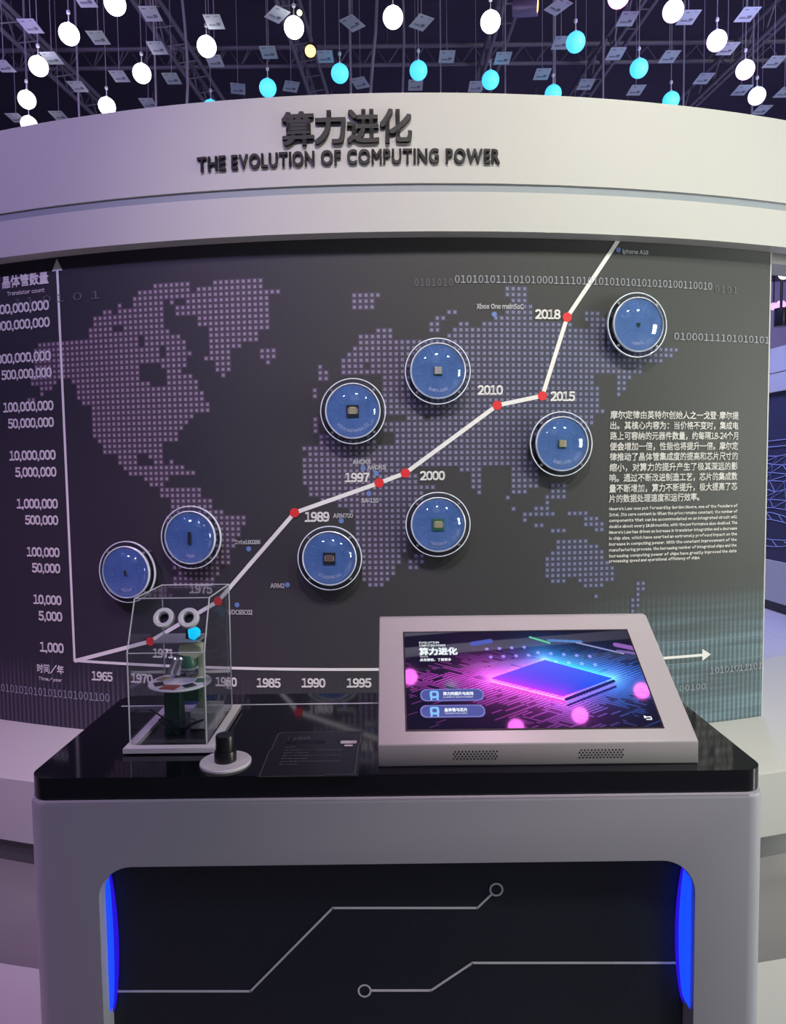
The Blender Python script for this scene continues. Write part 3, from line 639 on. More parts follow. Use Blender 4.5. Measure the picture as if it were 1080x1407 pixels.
gate = rng.rand(120, 120)[np.clip(((np.where(alongA, B_, A_)+2.5)*K*2).astype(int), 0, 119), np.clip(((np.where(alongA, A_, B_)+2.5)*6).astype(int), 0, 119)]
tr = run & (gate < np.clip(1.15-out*0.9, 0.10, 0.92)) & ~inside
fall = np.exp(-np.clip(out, 0, 9)*1.9)
pinkness = np.clip(1.05 - (U-0.36)*2.3 - (V-0.30)*1.0, 0, 1)
tcol = pinkness[..., None]*np.array([0.95, 0.10, 0.95]) + (1-pinkness[..., None])*np.array([0.04, 0.22, 1.0])
low = np.clip((0.86-V)*3, 0, 1)
img += (tr*fall*1.25*low)[..., None]*tcol + (tr*0.02*low)[..., None]*np.array([0.5, 0.4, 0.9])
# rows of small parts behind the chip
for q in range(9):
    uu, vv = 0.36+0.055*q, 0.80-0.012*q*(1 if q > 3 else -0.4)
    for r_ in range(2): addc((np.hypot((U-uu-0.012*r_)*AS, V-vv+0.09*r_) < 0.016)*1.0, (0.25, 0.22, 0.75))
# glow round the chip
addc(np.exp(-dl/0.075)*~inside, (1.25, 0.12, 0.95)); addc(np.exp(-dt/0.030)*~inside*np.clip(1.25-U*1.4, 0, 1), (1.0, 0.10, 0.95))
addc(np.exp(-dt/0.055)*~inside*0.8, (0.03, 0.10, 0.75)); addc(np.exp(-dr/0.085)*~inside, (0.0, 0.34, 1.0)); addc(np.exp(-dr/0.035)*~inside, (0.03, 0.55, 0.35))
addc(np.exp(-db/0.07)*~inside, (0.20, 0.07, 0.85)); addc(np.exp(-dl/0.20)*~inside*0.10, (0.6, 0.06, 0.9))
# the chip's top face, its pink edge and its violet side
top = inside
g = np.clip(B_, 0, 1)[..., None]; h = np.clip(A_, 0, 1)[..., None]
face = np.array([0.02, 0.045, 0.85]) + g*np.array([0.0, 0.09, 0.10]) + (1-h)*np.array([0.10, 0.0, 0.05])
img = np.where(top[..., None], face + (np.exp(-dl/0.06)[..., None])*np.array([0.55, 0.0, 0.25]), img)
for off, c3, wd in ((0.030, (1.0, 0.55, 1.0), 0.006), (0.056, (0.9, 0.1, 0.8), 0.012)):
    ee = seg_d((CH[0][0], CH[0][1]-off), (CH[3][0], CH[3][1]-off)); img = np.where((ee < wd)[..., None], np.array(c3), img)
for off, c3, wd in ((0.028, (0.015, 0.015, 0.16), 0.014), (0.060, (0.30, 0.22, 0.95), 0.009), (0.085, (0.02, 0.02, 0.22), 0.010)):
    ee = seg_d((CH[3][0]+0.01, CH[3][1]-off), (CH[2][0], CH[2][1]-off)); img = np.where((ee < wd)[..., None], np.array(c3), img)
# floating streaks
for p, q, wd, c3 in (((0.56, 0.93), (0.64, 0.86), 0.010, (0.15, 0.8, 0.45)), ((0.64, 0.89), (0.78, 0.87), 0.014, (0.12, 0.30, 0.75)), ((0.76, 0.86), (0.95, 0.73), 0.008, (0.35, 0.40, 0.75)), ((0.30, 0.86), (0.38, 0.89), 0.024, (0.10, 0.14, 0.62)), ((0.93, 0.83), (1.0, 0.79), 0.024, (0.35, 0.15, 0.60)), ((0.93, 0.76), (1.0, 0.73), 0.014, (0.25, 0.15, 0.5))):
    dd = seg_d(p, q); img = np.where((dd < wd)[..., None], np.array(c3)*0.8, img)
addc(np.exp(-(np.hypot((U-0.19)*AS, V-0.42)/0.05)**2), (0.0, 0.12, 0.09))
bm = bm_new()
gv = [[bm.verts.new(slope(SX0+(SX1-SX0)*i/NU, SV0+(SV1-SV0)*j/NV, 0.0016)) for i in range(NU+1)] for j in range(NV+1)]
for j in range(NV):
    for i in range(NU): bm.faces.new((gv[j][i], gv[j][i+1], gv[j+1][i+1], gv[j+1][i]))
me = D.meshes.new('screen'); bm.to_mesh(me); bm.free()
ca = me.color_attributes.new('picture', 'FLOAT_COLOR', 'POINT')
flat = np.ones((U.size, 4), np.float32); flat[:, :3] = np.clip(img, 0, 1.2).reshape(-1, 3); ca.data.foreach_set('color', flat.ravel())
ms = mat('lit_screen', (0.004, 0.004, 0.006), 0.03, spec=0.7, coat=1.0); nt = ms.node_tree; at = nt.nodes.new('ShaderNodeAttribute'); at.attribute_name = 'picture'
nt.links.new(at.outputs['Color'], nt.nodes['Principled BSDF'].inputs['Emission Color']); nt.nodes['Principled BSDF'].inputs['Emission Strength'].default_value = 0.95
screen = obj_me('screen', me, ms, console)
M_scrw = mat('screen_white', (0.1, 0.1, 0.1), 0.3, emit=(0.85, 0.95, 1.0), estr=0.85)
M_btn = mat('screen_button', (0.01, 0.01, 0.02), 0.3, emit=(0.035, 0.07, 0.30), estr=0.9)
M_btnl = mat('screen_button_line', (0.01, 0.01, 0.02), 0.3, emit=(0.16, 0.18, 0.55), estr=0.9)
M_icon = mat('screen_icon', (0.01, 0.01, 0.02), 0.3, emit=(0.20, 0.55, 1.0), estr=0.9)
def SU(u, v, h=0.0): return slope(SX0+(SX1-SX0)*u, SV0+(SV1-SV0)*v, 0.0019+h)
SW, SH = SX1-SX0, SV1-SV0
def on_screen(u, v, h=0.0006): return lambda x, y, z: SU(u + x/SW, v + y/SH, h)
bm = bm_new(); bl = bm_new(); bi = bm_new(); bt = bm_new()
for (u0, v0, u1, v1) in [(0.0629, 0.2692, 0.3133, 0.3696), (0.0597, 0.1137, 0.3103, 0.2129)]:
    for tgt, gr, hh in ((bl, 0.0022, 0.0), (bm, 0.0, 0.0002)):
        pts = rrect(u0*SW-gr, u1*SW+gr, v0*SH-gr, v1*SH+gr, (v1-v0)*SH*0.5, 6); tgt.faces.new([tgt.verts.new(SU(x/SW, y/SH, hh)) for x, y in pts])
    uc, vc = u0+(u1-u0)*0.21, (v0+v1)/2
    for dx, dy, rw, rh in ((0, 0.001, 0.0085, 0.0085), (-0.006, -0.009, 0.0018, 0.003), (0.006, -0.009, 0.0018, 0.003)):
        pts = rrect(-rw, rw, -rh, rh, min(rw, rh)*0.5, 4); bi.faces.new([bi.verts.new(SU(uc+(x+dx)/SW, vc+(y+dy)/SH, 0.0005)) for x, y in pts])
    pts = rrect(-0.004, 0.004, -0.004, 0.004, 0.0015, 3); bm.faces.new([bm.verts.new(SU(uc+x/SW, vc+y/SH+0.005, 0.0007)) for x, y in pts])
obj('button_outline', bl, M_btnl, screen); obj('button', bm, M_btn, screen); obj('button_icon', bi, M_icon, screen)
for body, u, v, wd, ht, bo in [('算力进化', 0.0639, 0.7783, 0.0749, 0.0181, 0.05), ('EVOLUTION', 0.0642, 0.8775, 0.0399, 0.0051, 0.02), ('COMPUTING POWER', 0.0636, 0.8441, 0.0528, 0.005, 0.02), ('THE EVOLUTION', 0.0644, 0.7215, 0.0159, 0.0041, 0.0), ('点击按钮，了解更多', 0.0637, 0.6856, 0.0618, 0.0067, 0.03), ('算力的提升与应用', 0.1525, 0.3308, 0.056, 0.0077, 0.04), ('COMPUTING POWER', 0.1513, 0.2964, 0.0557, 0.0033, 0.0), ('晶体管与芯片', 0.153, 0.1738, 0.0414, 0.0077, 0.04), ('TRANSISTOR CHIPS', 0.1519, 0.1409, 0.0412, 0.0032, 0.0)]: add_text(bt, body, on_screen(u, v), wd, ht, 'L', bo)
# return arrow
for x, y, rw, rh in ((0, 0.0025, 0.006, 0.0010), (0.0055, 0, 0.0010, 0.0030), (0.001, -0.0028, 0.005, 0.0010), (-0.005, 0.0025, 0.0018, 0.0026)):
    bt.faces.new([bt.verts.new(SU((0.9552, 0.0749)[0]+(x+i*rw)/SW, (0.9552, 0.0749)[1]+(y+j*rh)/SH, 0.0006)) for i, j in ((-1, -1), (1, -1), (1, 1), (-1, 1))])
obj('screen_writing', bt, M_scrw, screen, weld=False)
for cxx in (0.1381, 0.3595):
    bm = bm_new()
    for i in range(13):
        for j in range(4):
            x = cxx + (i-6)*0.0061 + (0.003 if j % 2 else 0); z = 0.9135 + j*0.0044
            add_prism(bm, [(x+0.0014*math.cos(2*PI*k/8), z+0.0014*math.sin(2*PI*k/8)) for k in range(8)], CF-0.0006, CF+0.0006, xz)
    obj('speaker_grille', bm, M_dark, console)

# ------------------------------------------------------------------ acrylic display case with round eyepieces
case = thing('display_case', 'clear acrylic display case with two white round eyepieces on a white tray', 'display case', (-0.425, 1.36, TZ))
TX0, TX1, TY0, TY1, TT = -0.5065, -0.3375, 1.240, 1.475, TZ+0.012
bm = bm_new(); rw = 0.017
for x0, x1, y0, y1 in ((TX0, TX1, TY0, TY0+rw), (TX0, TX1, TY1-rw, TY1), (TX0, TX0+rw, TY0+rw, TY1-rw), (TX1-rw, TX1, TY0+rw, TY1-rw)): add_box(bm, x0, x1, y0, y1, TZ+0.003, TT)
tray = obj('tray', bm, M_knobwhite, case)
bm = bm_new(); add_box(bm, TX0+0.004, TX1-0.004, TY0+0.004, TY1-0.004, TZ, TZ+0.0035); obj('tray_floor', bm, M_dark, tray)
KX0, KX1, KY0, KY1, KK, KYT, KT = -0.5000, -0.3560, 1.2600, 1.4630, 1.086, 1.306, 1.181
sec = [(KY0, TT), (KY0, KK), (KYT, KT), (KY1, KT), (KY1, TT)]          # side outline (y,z)
TK = 0.003
for nm, x in (('left_panel', KX0), ('right_panel', KX1-TK)):
    bm = bm_new(); add_prism(bm, sec, x, x+TK, lambda y, z, xx: (xx, y, z)); obj(nm, bm, M_clear, case)
for nm, p, q in (('front_panel', sec[0], sec[1]), ('sloping_panel', sec[1], sec[2]), ('top_panel', sec[2], sec[3]), ('rear_panel', sec[3], sec[4])):
    dy, dz = q[0]-p[0], q[1]-p[1]; l = math.hypot(dy, dz); ny, nz = dz/l*TK, -dy/l*TK
    bm = bm_new(); add_prism(bm, [p, q, (q[0]+ny, q[1]+nz), (p[0]+ny, p[1]+nz)], KX0+TK, KX1-TK, lambda y, z, xx: (xx, y, z)); pn = obj(nm, bm, M_clear, case)
    if nm == 'sloping_panel': slp = pn
bm = bm_new()
for x in (KX0, KX1):
    for p, q in zip(sec, sec[1:]): add_tube(bm, [(x, *p), (x, *q)], 0.0014, 6)
for p in sec[1:4]: add_tube(bm, [(KX0, *p), (KX1, *p)], 0.0012, 6)
obj('acrylic_edges', bm, M_edge, case)
ty, tz_ = (KYT-KY0), (KT-KK); l = math.hypot(ty, tz_); ty, tz_ = ty/l, tz_/l
for ex, et in [(-0.4385, 0.0662), (-0.3911, 0.0656)]:
    o0 = Vector((ex, KY0+ty*et, KK+tz_*et)); nrm = Vector((0, -tz_, ty)); up = Vector((0, ty, tz_))
    mt = Matrix(((1, up.x, nrm.x, o0.x), (0, up.y, nrm.y, o0.y), (0, up.z, nrm.z, o0.z), (0, 0, 0, 1)))
    bm = bm_new(); add_lathe(bm, [(0.0095, -0.006), (0.0195, -0.004), (0.0200, 0.003), (0.0180, 0.0075), (0.0120, 0.0075), (0.0098, 0.004)], 40, mt, close=True); ey = obj('eyepiece', bm, M_knobwhite, case, True)
    bm = bm_new(); add_lathe(bm, [(0.0, -0.005), (0.0102, -0.005)], 32, mt); add_lathe(bm, [(0.0, -0.0055), (0.0102, -0.0055)], 32, mt); obj('eyepiece_hole', bm, M_dark, ey)

# the microscope shown inside the case
mic = thing('sample_microscope', 'small green microscope with a white sample turntable inside the clear case', 'microscope', (-0.43, 1.36, TZ+0.0035))
FZ = TZ+0.0035
def pbox(name, m, x0, x1, y0, y1, z0, z1, bev=0.0015, parent=None):
    bm = bm_new(); add_box(bm, x0, x1, y0, y1, z0, z1, bev); return obj(name, bm, m, parent or mic)
DXc, DYc, DZ = (-0.4295, 1.345, 1.0061)
pbox('pillar', M_gpla, DXc-0.028, DXc+0.003, DYc-0.018, DYc+0.016, FZ, DZ-0.003)
pbox('motor_box', M_gmid, DXc+0.004, DXc+0.034, DYc+0.01, DYc+0.04, FZ+0.058, DZ-0.004)
bm = bm_new(); mt = Matrix.Translation((DXc, DYc, DZ)); add_lathe(bm, [(0, -0.004), (0.060, -0.004), (0.0612, -0.002), (0.060, 0), (0, 0)], 48, mt); tt = obj('turntable', bm, M_knobwhite, mic, True)
for k, cm in enumerate((M_chipbrown, M_chipdark, M_gmid, M_chipgrey, M_chipdark, M_gold, M_chipdark)):
    an = R_(-100 + k*360/7); bm = bm_new(); cxk, cyk = DXc+0.041*math.cos(an), DYc+0.041*math.sin(an)
    c, s_ = math.cos(an), math.sin(an); hx, hy = (0.013, 0.016) if k == 0 else (0.009, 0.011)
    add_prism(bm, [(cxk+c*u-s_*v, cyk+s_*u+c*v) for u, v in ((-hx, -hy), (hx, -hy), (hx, hy), (-hx, hy))], DZ, DZ+0.0018); obj('chip_sample', bm, mat('sample_red', (0.35, 0.10, 0.09), 0.5) if k == 0 else cm, tt)
ox, oy = (-0.4195, 1.372)
bm = bm_new(); mt = Matrix.Translation((ox, oy, DZ+0.012)); add_lathe(bm, [(0, 0), (0.011, 0.0), (0.0165, 0.008), (0.0165, 0.018), (0.012, 0.034), (0, 0.036)], 28, mt); ob_ = obj('objective', bm, M_gmid, mic, True)
bm = bm_new(); mt = Matrix.Translation((ox, oy, DZ+0.0165)) ; add_lathe(bm, [(0.0160, 0.0015), (0.0172, 0.0015), (0.0172, 0.006), (0.0160, 0.006)], 28, mt, close=True); obj('objective_ring', bm, M_screw, ob_, True)
for k, (dx, tl) in enumerate(((-0.036, 0.35), (-0.022, 0.28))):
    bm = bm_new(); mt = Matrix.Translation((ox+dx, oy-0.006, DZ+0.008)) @ Matrix.Rotation(tl, 4, 'Y'); add_lathe(bm, [(0, 0), (0.0065, 0), (0.0065, 0.034), (0.004, 0.037), (0, 0.037)], 20, mt); obj('lens_tube', bm, M_screw, mic, True)
pbox('column', M_cream, ox+0.017, ox+0.029, oy+0.004, oy+0.02, FZ, DZ+0.062)
bm = bm_new(); add_prism(bm, [(ox-0.018, DZ+0.050), (ox+0.017, DZ+0.040), (ox+0.029, DZ+0.050), (ox+0.029, DZ+0.064), (ox+0.012, DZ+0.072), (ox-0.014, DZ+0.070)], oy-0.010, oy+0.022, xz); obj('arm', bm, M_cream, mic)
pbox('top_plate', mat('plate_grey', (0.30, 0.29, 0.32), 0.4), ox-0.065, ox+0.026, oy-0.02, oy+0.05, DZ+0.074, DZ+0.079)
pbox('camera_tube', M_dark, ox-0.004, ox+0.018, oy-0.002, oy+0.018, DZ+0.079, DZ+0.10)
bm = bm_new(); mt = Matrix.Translation((ox+0.016, oy-0.012, DZ+0.094)) @ Matrix.Rotation(0.4, 4, 'Y'); add_lathe(bm, [(0, -0.014), (0.007, -0.012), (0.0135, 0.0), (0.011, 0.009), (0.004, 0.012), (0, 0.012)], 6, mt); obj('cyan_glint', bm, M_cyan, mic)  # emissive gem shape put in for a cyan reflection on the sloping panel
pbox('supply_box', M_knobwhite, -0.415, -0.3615, 1.352, 1.425, FZ, FZ+0.036, 0.003)
for k in range(4):
    bm = bm_new(); a0 = rnd_ = random.Random(k); pts = []
    bx = DXc + (-0.034, -0.015, 0.012, 0.03)[k]
    for q in range(15):
        t = q/14; pts.append((bx + 0.024*math.cos(2*PI*t*(1 if k % 2 else -1) + k), DYc - 0.022 + 0.006*math.sin(3*t+k), FZ+0.004+0.030*(math.sin(PI*t) if k else 1.6*math.sin(PI*t))))
    add_tube(bm, pts, 0.0016, 6); obj('wire', bm, M_dark, mic, True)

# ------------------------------------------------------------------ knob and printed instruction sheet on the worktop
kx, ky = -0.3064, 1.2014
knob = thing('control_knob', 'black rotary knob on a round white base beside the display case', 'knob', (kx, ky, TZ))
bm = bm_new(); mt = Matrix.Translation((kx, ky, TZ)); add_lathe(bm, [(0, 0), (0.0455, 0), (0.0455, 0.0035), (0.044, 0.005), (0, 0.005)], 48, mt); obj('base_plate', bm, M_knobwhite, knob, True)
bm = bm_new()
n = 48; prof = [(0.0195, 0.005), (0.0195, 0.022), (0.0185, 0.024)]
add_lathe(bm, [(0, 0.005)] + prof + [(0, 0.024)], n, mt); g = obj('knob_grip', bm, M_dark, knob, True)
bm = bm_new(); add_lathe(bm, [(0, 0.024), (0.0165, 0.024), (0.0165, 0.050), (0.0155, 0.052), (0, 0.052)], 40, mt); obj('knob_cap', bm, M_dark, knob, True)

PX0, PX1, PY0, PY1 = -0.2345, -0.0690, 1.142, 1.340
sheet = thing('instruction_sheet', 'flat black instruction sheet with white and violet print on the worktop', 'sign', ((PX0+PX1)/2, (PY0+PY1)/2, TZ))
bm = bm_new(); add_box(bm, PX0-0.004, PX1+0.004, PY0-0.002, PY1+0.004, TZ, TZ+0.0008); obj('sheet', bm, mat('sheet_black', (0.008, 0.008, 0.012), 0.25), sheet)
ZT = TZ+0.0011
def flat(x0, y0): return lambda x, y, z: (x0+x, y0+y, ZT)
bm = bm_new()
ol = [(PX0, PY0), (PX0+0.108, PY0), (PX0+0.113, PY0+0.005), (PX1-0.002, PY0+0.005), (PX1-0.002, PY1-0.06), (PX1+0.001, PY1-0.055), (PX1+0.001, PY1), (PX0+0.006, PY1), (PX0+0.001, PY1-0.01), (PX0+0.001, PY1-0.085), (PX0-0.002, PY1-0.09)]
for p, q in zip(ol, ol[1:]+ol[:1]):
    dx, dy = q[0]-p[0], q[1]-p[1]; l = math.hypot(dx, dy); nx, ny = -dy/l*0.0005, dx/l*0.0005
    bm.faces.new([bm.verts.new((x, y, ZT)) for x, y in ((p[0]-nx, p[1]-ny), (q[0]-nx, q[1]-ny), (q[0]+nx, q[1]+ny), (p[0]+nx, p[1]+ny))])
obj('printed_outline', bm, M_print_faint, sheet, weld=False)
bm = bm_new(); add_text(bm, '算力进化', flat(PX0+0.025, PY1-0.032), 0.042, 0.013, 'L', 0.03); add_text(bm, '展项说明', flat(PX0+0.026, PY1-0.072), 0.026, 0.008, 'L', 0.02); obj('printed_heading', bm, M_print_small, sheet, weld=False)
bm = bm_new(); add_text(bm, 'THE EVOLUTION OF COMPUTING POWER', flat(PX0+0.022, PY1-0.046), 0.076, 0.0045, 'L', 0.02); add_text(bm, 'THE EVOLUTION OF COMPUTING POWER', flat(PX0+0.022, PY1-0.0545), 0.076, 0.0045, 'L', 0.02)
obj('printed_subtitle', bm, mat('print_violet', (0.26, 0.13, 0.40), 0.5), sheet, weld=False)
bm = bm_new()
for k, (t_, wd) in enumerate((('算力的提升产生了极其深远的影响', 0.108), ('集成电路上可容纳的元器件', 0.048), ('通过不断改进制造工艺芯片的集成', 0.108), ('晶体管集成度的提高', 0.048), ('极大提高了芯片的数据处理速度', 0.108), ('算力不断提升', 0.036))):
    add_text(bm, t_, flat(PX0+0.026, PY1-0.088-k*0.0125), wd, 0.0055, 'L', 0.0)
obj('printed_lines', bm, mat('print_dim', (0.15, 0.14, 0.19), 0.6), sheet, weld=False)
bm = bm_new(); bm.faces.new([bm.verts.new((x, y, ZT)) for x, y in rrect(PX1-0.037, PX1-0.006, PY1-0.060, PY1-0.046, 0.002, 3)]); bm.faces.new([bm.verts.new((x, y, ZT)) for x, y in rrect(PX1-0.029, PX1-0.013, PY1-0.073, PY1-0.065, 0.001, 3)])
obj('printed_badge', bm, M_print_small, sheet, weld=False)

# ------------------------------------------------------------------ hanging globes under the ceiling
CEIL = 5.6
GZ = 4.1
GM = {'white': mat('globe_white', (0.8, 0.8, 0.8), 0.4, emit=(1.0, 0.97, 1.0), estr=4.0),
      'pinkish white': mat('globe_pinkish', (0.8, 0.7, 0.8), 0.4, emit=(1.0, 0.62, 1.0), estr=2.2),
      'magenta': mat('globe_magenta', (0.8, 0.5, 0.8), 0.4, emit=(1.0, 0.16, 0.90), estr=11.0),
      'cyan': mat('globe_cyan', (0.2, 0.6, 0.8), 0.4, emit=(0.055, 0.60, 1.0), estr=1.15),
      'bluish white': mat('globe_bluish', (0.7, 0.7, 0.9), 0.4, emit=(0.62, 0.72, 1.0), estr=1.5)}
def make_globe(kind, gz=GZ):
    e = thing('pendant_globe', '', 'pendant lamp', (0, 0, 0), 'glowing pendant globes')
    bm = bm_new(); bmesh.ops.create_uvsphere(bm, u_segments=28, v_segments=16, radius=0.0595); local_obj('globe', bm, GM[kind], e, True)
    bm = bm_new(); add_lathe(bm, [(0.004, 0.058), (0.010, 0.062), (0.010, 0.070), (0.003, 0.074), (0.003, 0.115), (0.010, 0.119), (0.012, 0.128), (0.010, 0.137), (0.0, 0.140)], 14); local_obj('connector', bm, M_edge, e, True)
    bm = bm_new(); add_tube(bm, [(0, 0, 0.138), (0, 0, CEIL-gz)], 0.0028, 6); local_obj('cord', bm, M_cord, e)
    return e
def copy_thing(o, loc, label=None):
    c = o.copy(); COL.objects.link(c); c.location = loc
    if label: c['label'] = label
    for ch in o.children:
        k = ch.copy(); COL.objects.link(k); k.parent = c
        for g_ in ch.children:
            q = g_.copy(); COL.objects.link(q); q.parent = k
    return c
PROTO = {}
for x, y, kind, label, *high in [(-1.5498, 4.0677, 'white', 'white glowing globe highest at the left, cut by the picture top'), (-1.9367, 4.3337, 'white', 'white glowing globe second down the left slanting row'), (-2.2896, 4.6565, 'white', 'white glowing globe third down the left slanting row'), (-2.5787, 5.0552, 'white', 'white glowing globe near the left edge, just over the lowest one'), (-2.7463, 5.4006, 'white', 'white glowing globe half hidden behind the fascia at far left'), (-1.6466, 4.7523, 'white', 'white glowing globe by itself between the left row and the title'), (-2.0485, 5.1552, 'white', 'white glowing globe touching the fascia edge, second from left there'), (-1.1362, 4.471, 'white', 'white glowing globe above the start of the English title'), (-0.562, 4.2979, 'white', 'white glowing globe just above the amber spotlight'), (0.0356, 4.216, 'white', 'white glowing globe above the end of the Chinese title'), (0.62, 4.2662, 'white', 'white glowing globe just left of the cylinder spotlight'), (1.6826, 4.1881, 'pinkish white', 'pinkish white globe highest of the right slanting row'), (2.0751, 4.475, 'pinkish white', 'pinkish white globe in the middle of the right slanting row'), (2.4186, 4.7951, 'pinkish white', 'pinkish white globe lowest of the right slanting row'), (1.3189, 4.0582, 'magenta', 'magenta globe cut off by the top edge at the right'), (2.6725, 5.1246, 'bluish white', 'bluish white globe just over the fascia at far right'), (-0.8378, 4.9444, 'cyan', 'cyan globe touching the fascia above the title, left of the amber light'), (-0.3221, 4.78, 'cyan', 'cyan globe above the title, right of the amber light'), (0.2069, 4.7575, 'cyan', 'cyan globe just right of the Chinese title'), (0.7077, 4.8794, 'cyan', 'cyan globe directly below the white globe by the cylinder spotlight'), (1.1853, 4.4723, 'cyan', 'cyan globe highest of the blue ones'), (1.6884, 4.7633, 'cyan', 'cyan globe between the two lowest blue globes at the right'), (1.1818, 5.0629, 'cyan', 'cyan globe half sunk behind the fascia right of centre'), (2.0686, 5.1695, 'cyan', 'cyan globe half sunk behind the fascia at the right'), (-1.3024, 5.2025, 'cyan', 'cyan globe with only its tip showing over the fascia'), (0.894, 1.317, 'magenta', 'magenta globe overhead, reflected at the bottom middle of the touchscreen', 5.0), (1.377, 1.394, 'magenta', 'magenta globe overhead, reflected low right of the middle of the touchscreen', 5.0), (1.862, 1.568, 'magenta', 'magenta globe overhead, reflected at the right edge of the touchscreen', 5.0), (0.112, 1.69, 'magenta', 'magenta globe overhead, reflected at the left edge of the touchscreen', 5.0)]:
    gz = high[0] if high else GZ; key = kind
    if high: kind = kind + str(gz)
    if kind not in PROTO:
        PROTO[kind] = make_globe(key, gz); PROTO[kind].location = (x, y, gz); PROTO[kind]['label'] = label
    else: copy_thing(PROTO[kind], (x, y, gz), label)

# ------------------------------------------------------------------ little cards hanging flat between the globes
HZ = 4.2
card0 = None
def make_card():
    e = thing('hanging_card', '', 'hanging card', (0, 0, 0), 'white cards hanging among the globes')
    bm = bm_new(); add_box(bm, -0.052, 0.052, -0.070, 0.070, -0.0008, 0.0008); c = local_obj('card', bm, M_card, e)
    bm = bm_new()
    for x0, x1, y0, y1 in ((-0.036, 0.004, 0.022, 0.030), (-0.036, 0.030, 0.034, 0.038), (0.010, 0.034, 0.008, 0.030), (-0.036, -0.014, -0.052, -0.044), (0.016, 0.036, -0.054, -0.050)):
        add_box(bm, x0, x1, y0, y1, -0.0014, -0.0009)
    local_obj('card_print', bm, M_cardprint, c)
    bm = bm_new(); add_tube(bm, [(0, 0, 0), (0, 0, CEIL-HZ)], 0.0022, 6); local_obj('cord', bm, M_cord, e)
    return e
for x, y, yaw, label in [(-2.2096, 4.4137, 0, 'pale hanging card over the left end of the fascia, upper level, first from left'), (-1.7703, 4.1791, 0, 'pale hanging card over the left end of the fascia, upper level, second from left'), (-1.4297, 4.313, 0, 'pale hanging card over the left end of the fascia, upper level, third from left'), (-2.6101, 4.8254, 0, 'pale hanging card over the left end of the fascia, middle level, first from left'), (-2.2422, 4.7425, 0, 'pale hanging card over the left end of the fascia, middle level, second from left'), (-1.8421, 4.5349, 0, 'pale hanging card over the left end of the fascia, middle level, third from left'), (-1.5047, 4.6468, 0, 'pale hanging card over the left end of the fascia, middle level, fourth from left'), (-2.8967, 5.5002, 0, 'pale hanging card over the left end of the fascia, lower level, first from left'), (-2.5504, 5.4755, 0, 'pale hanging card over the left end of the fascia, lower level, second from left'), (-2.2226, 5.0807, 0, 'pale hanging card over the left end of the fascia, lower level, third from left'), (-1.8774, 4.9611, 0, 'pale hanging card over the left end of the fascia, lower level, fourth from left'), (-1.7993, 5.314, 0, 'pale hanging card over the left end of the fascia, lower level, fifth from left'), (-1.5218, 4.9954, 0, 'pale hanging card over the left end of the fascia, lower level, sixth from left'), (-1.0675, 4.3936, 0, 'pale hanging card above the title lettering, upper level, first from left'), (-0.6668, 4.3336, 0.7, 'pale hanging card above the title lettering, upper level, second from left'), (-0.2162, 4.4232, -0.6, 'pale hanging card above the title lettering, upper level, third from left'), (-1.1676, 4.7968, 0, 'pale hanging card above the title lettering, middle level, first from left'), (-0.7876, 4.7078, 0, 'pale hanging card above the title lettering, middle level, second from left'), (-0.4168, 4.7632, 0, 'pale hanging card above the title lettering, middle level, third from left'), (-1.0862, 5.1335, 0.2, 'pale hanging card above the title lettering, lower level, first from left'), (-0.6981, 5.1138, 0.3, 'pale hanging card above the title lettering, lower level, second from left'), (-0.1973, 5.0782, -0.3, 'pale hanging card above the title lettering, lower level, third from left'), (0.2134, 4.4243, 0.5, 'pale hanging card right of the title, upper level, first from left'), (1.0317, 4.2923, 0.6, 'pale hanging card right of the title, upper level, second from left'), (0.3998, 4.7796, 0, 'pale hanging card right of the title, middle level, first from left'), (0.781, 4.8036, 0, 'pale hanging card right of the title, middle level, second from left'), (1.136, 4.645, 0, 'pale hanging card right of the title, middle level, third from left'), (0.2004, 5.1145, 0, 'pale hanging card right of the title, lower level, first from left'), (0.6401, 5.1428, 0, 'pale hanging card right of the title, lower level, second from left'), (1.0892, 4.9971, 0, 'pale hanging card right of the title, lower level, third from left'), (1.4351, 5.1319, 0, 'pale hanging card right of the title, lower level, fourth from left'), (1.4896, 4.4136, 0, 'pale hanging card over the right end of the fascia, upper level, first from left'), (1.8656, 4.4069, 0, 'pale hanging card over the right end of the fascia, upper level, second from left'), (2.2198, 4.3863, 0, 'pale hanging card over the right end of the fascia, upper level, third from left'), (1.5335, 4.7701, 0, 'pale hanging card over the right end of the fascia, middle level, first from left'), (1.9115, 4.81, 0, 'pale hanging card over the right end of the fascia, middle level, second from left'), (2.2664, 4.729, 0, 'pale hanging card over the right end of the fascia, middle level, third from left'), (2.6624, 4.8832, 0, 'pale hanging card over the right end of the fascia, middle level, fourth from left'), (1.829, 5.2164, 0, 'pale hanging card over the right end of the fascia, lower level, first from left'), (2.264, 5.0758, 0, 'pale hanging card over the right end of the fascia, lower level, second from left'), (2.6155, 5.2336, 0, 'pale hanging card over the right end of the fascia, lower level, third from left'), (2.9186, 5.5163, 0, 'pale hanging card over the right end of the fascia, lower level, fourth from left'), (2.9541, 5.2703, 0, 'pale hanging card over the right end of the fascia, lower level, fifth from left')]:
    if card0 is None: card0 = make_card(); c = card0; c.location = (x, y, HZ); c['label'] = label
    else: c = copy_thing(card0, (x, y, HZ), label)
    c.rotation_euler = (0, 0, yaw)

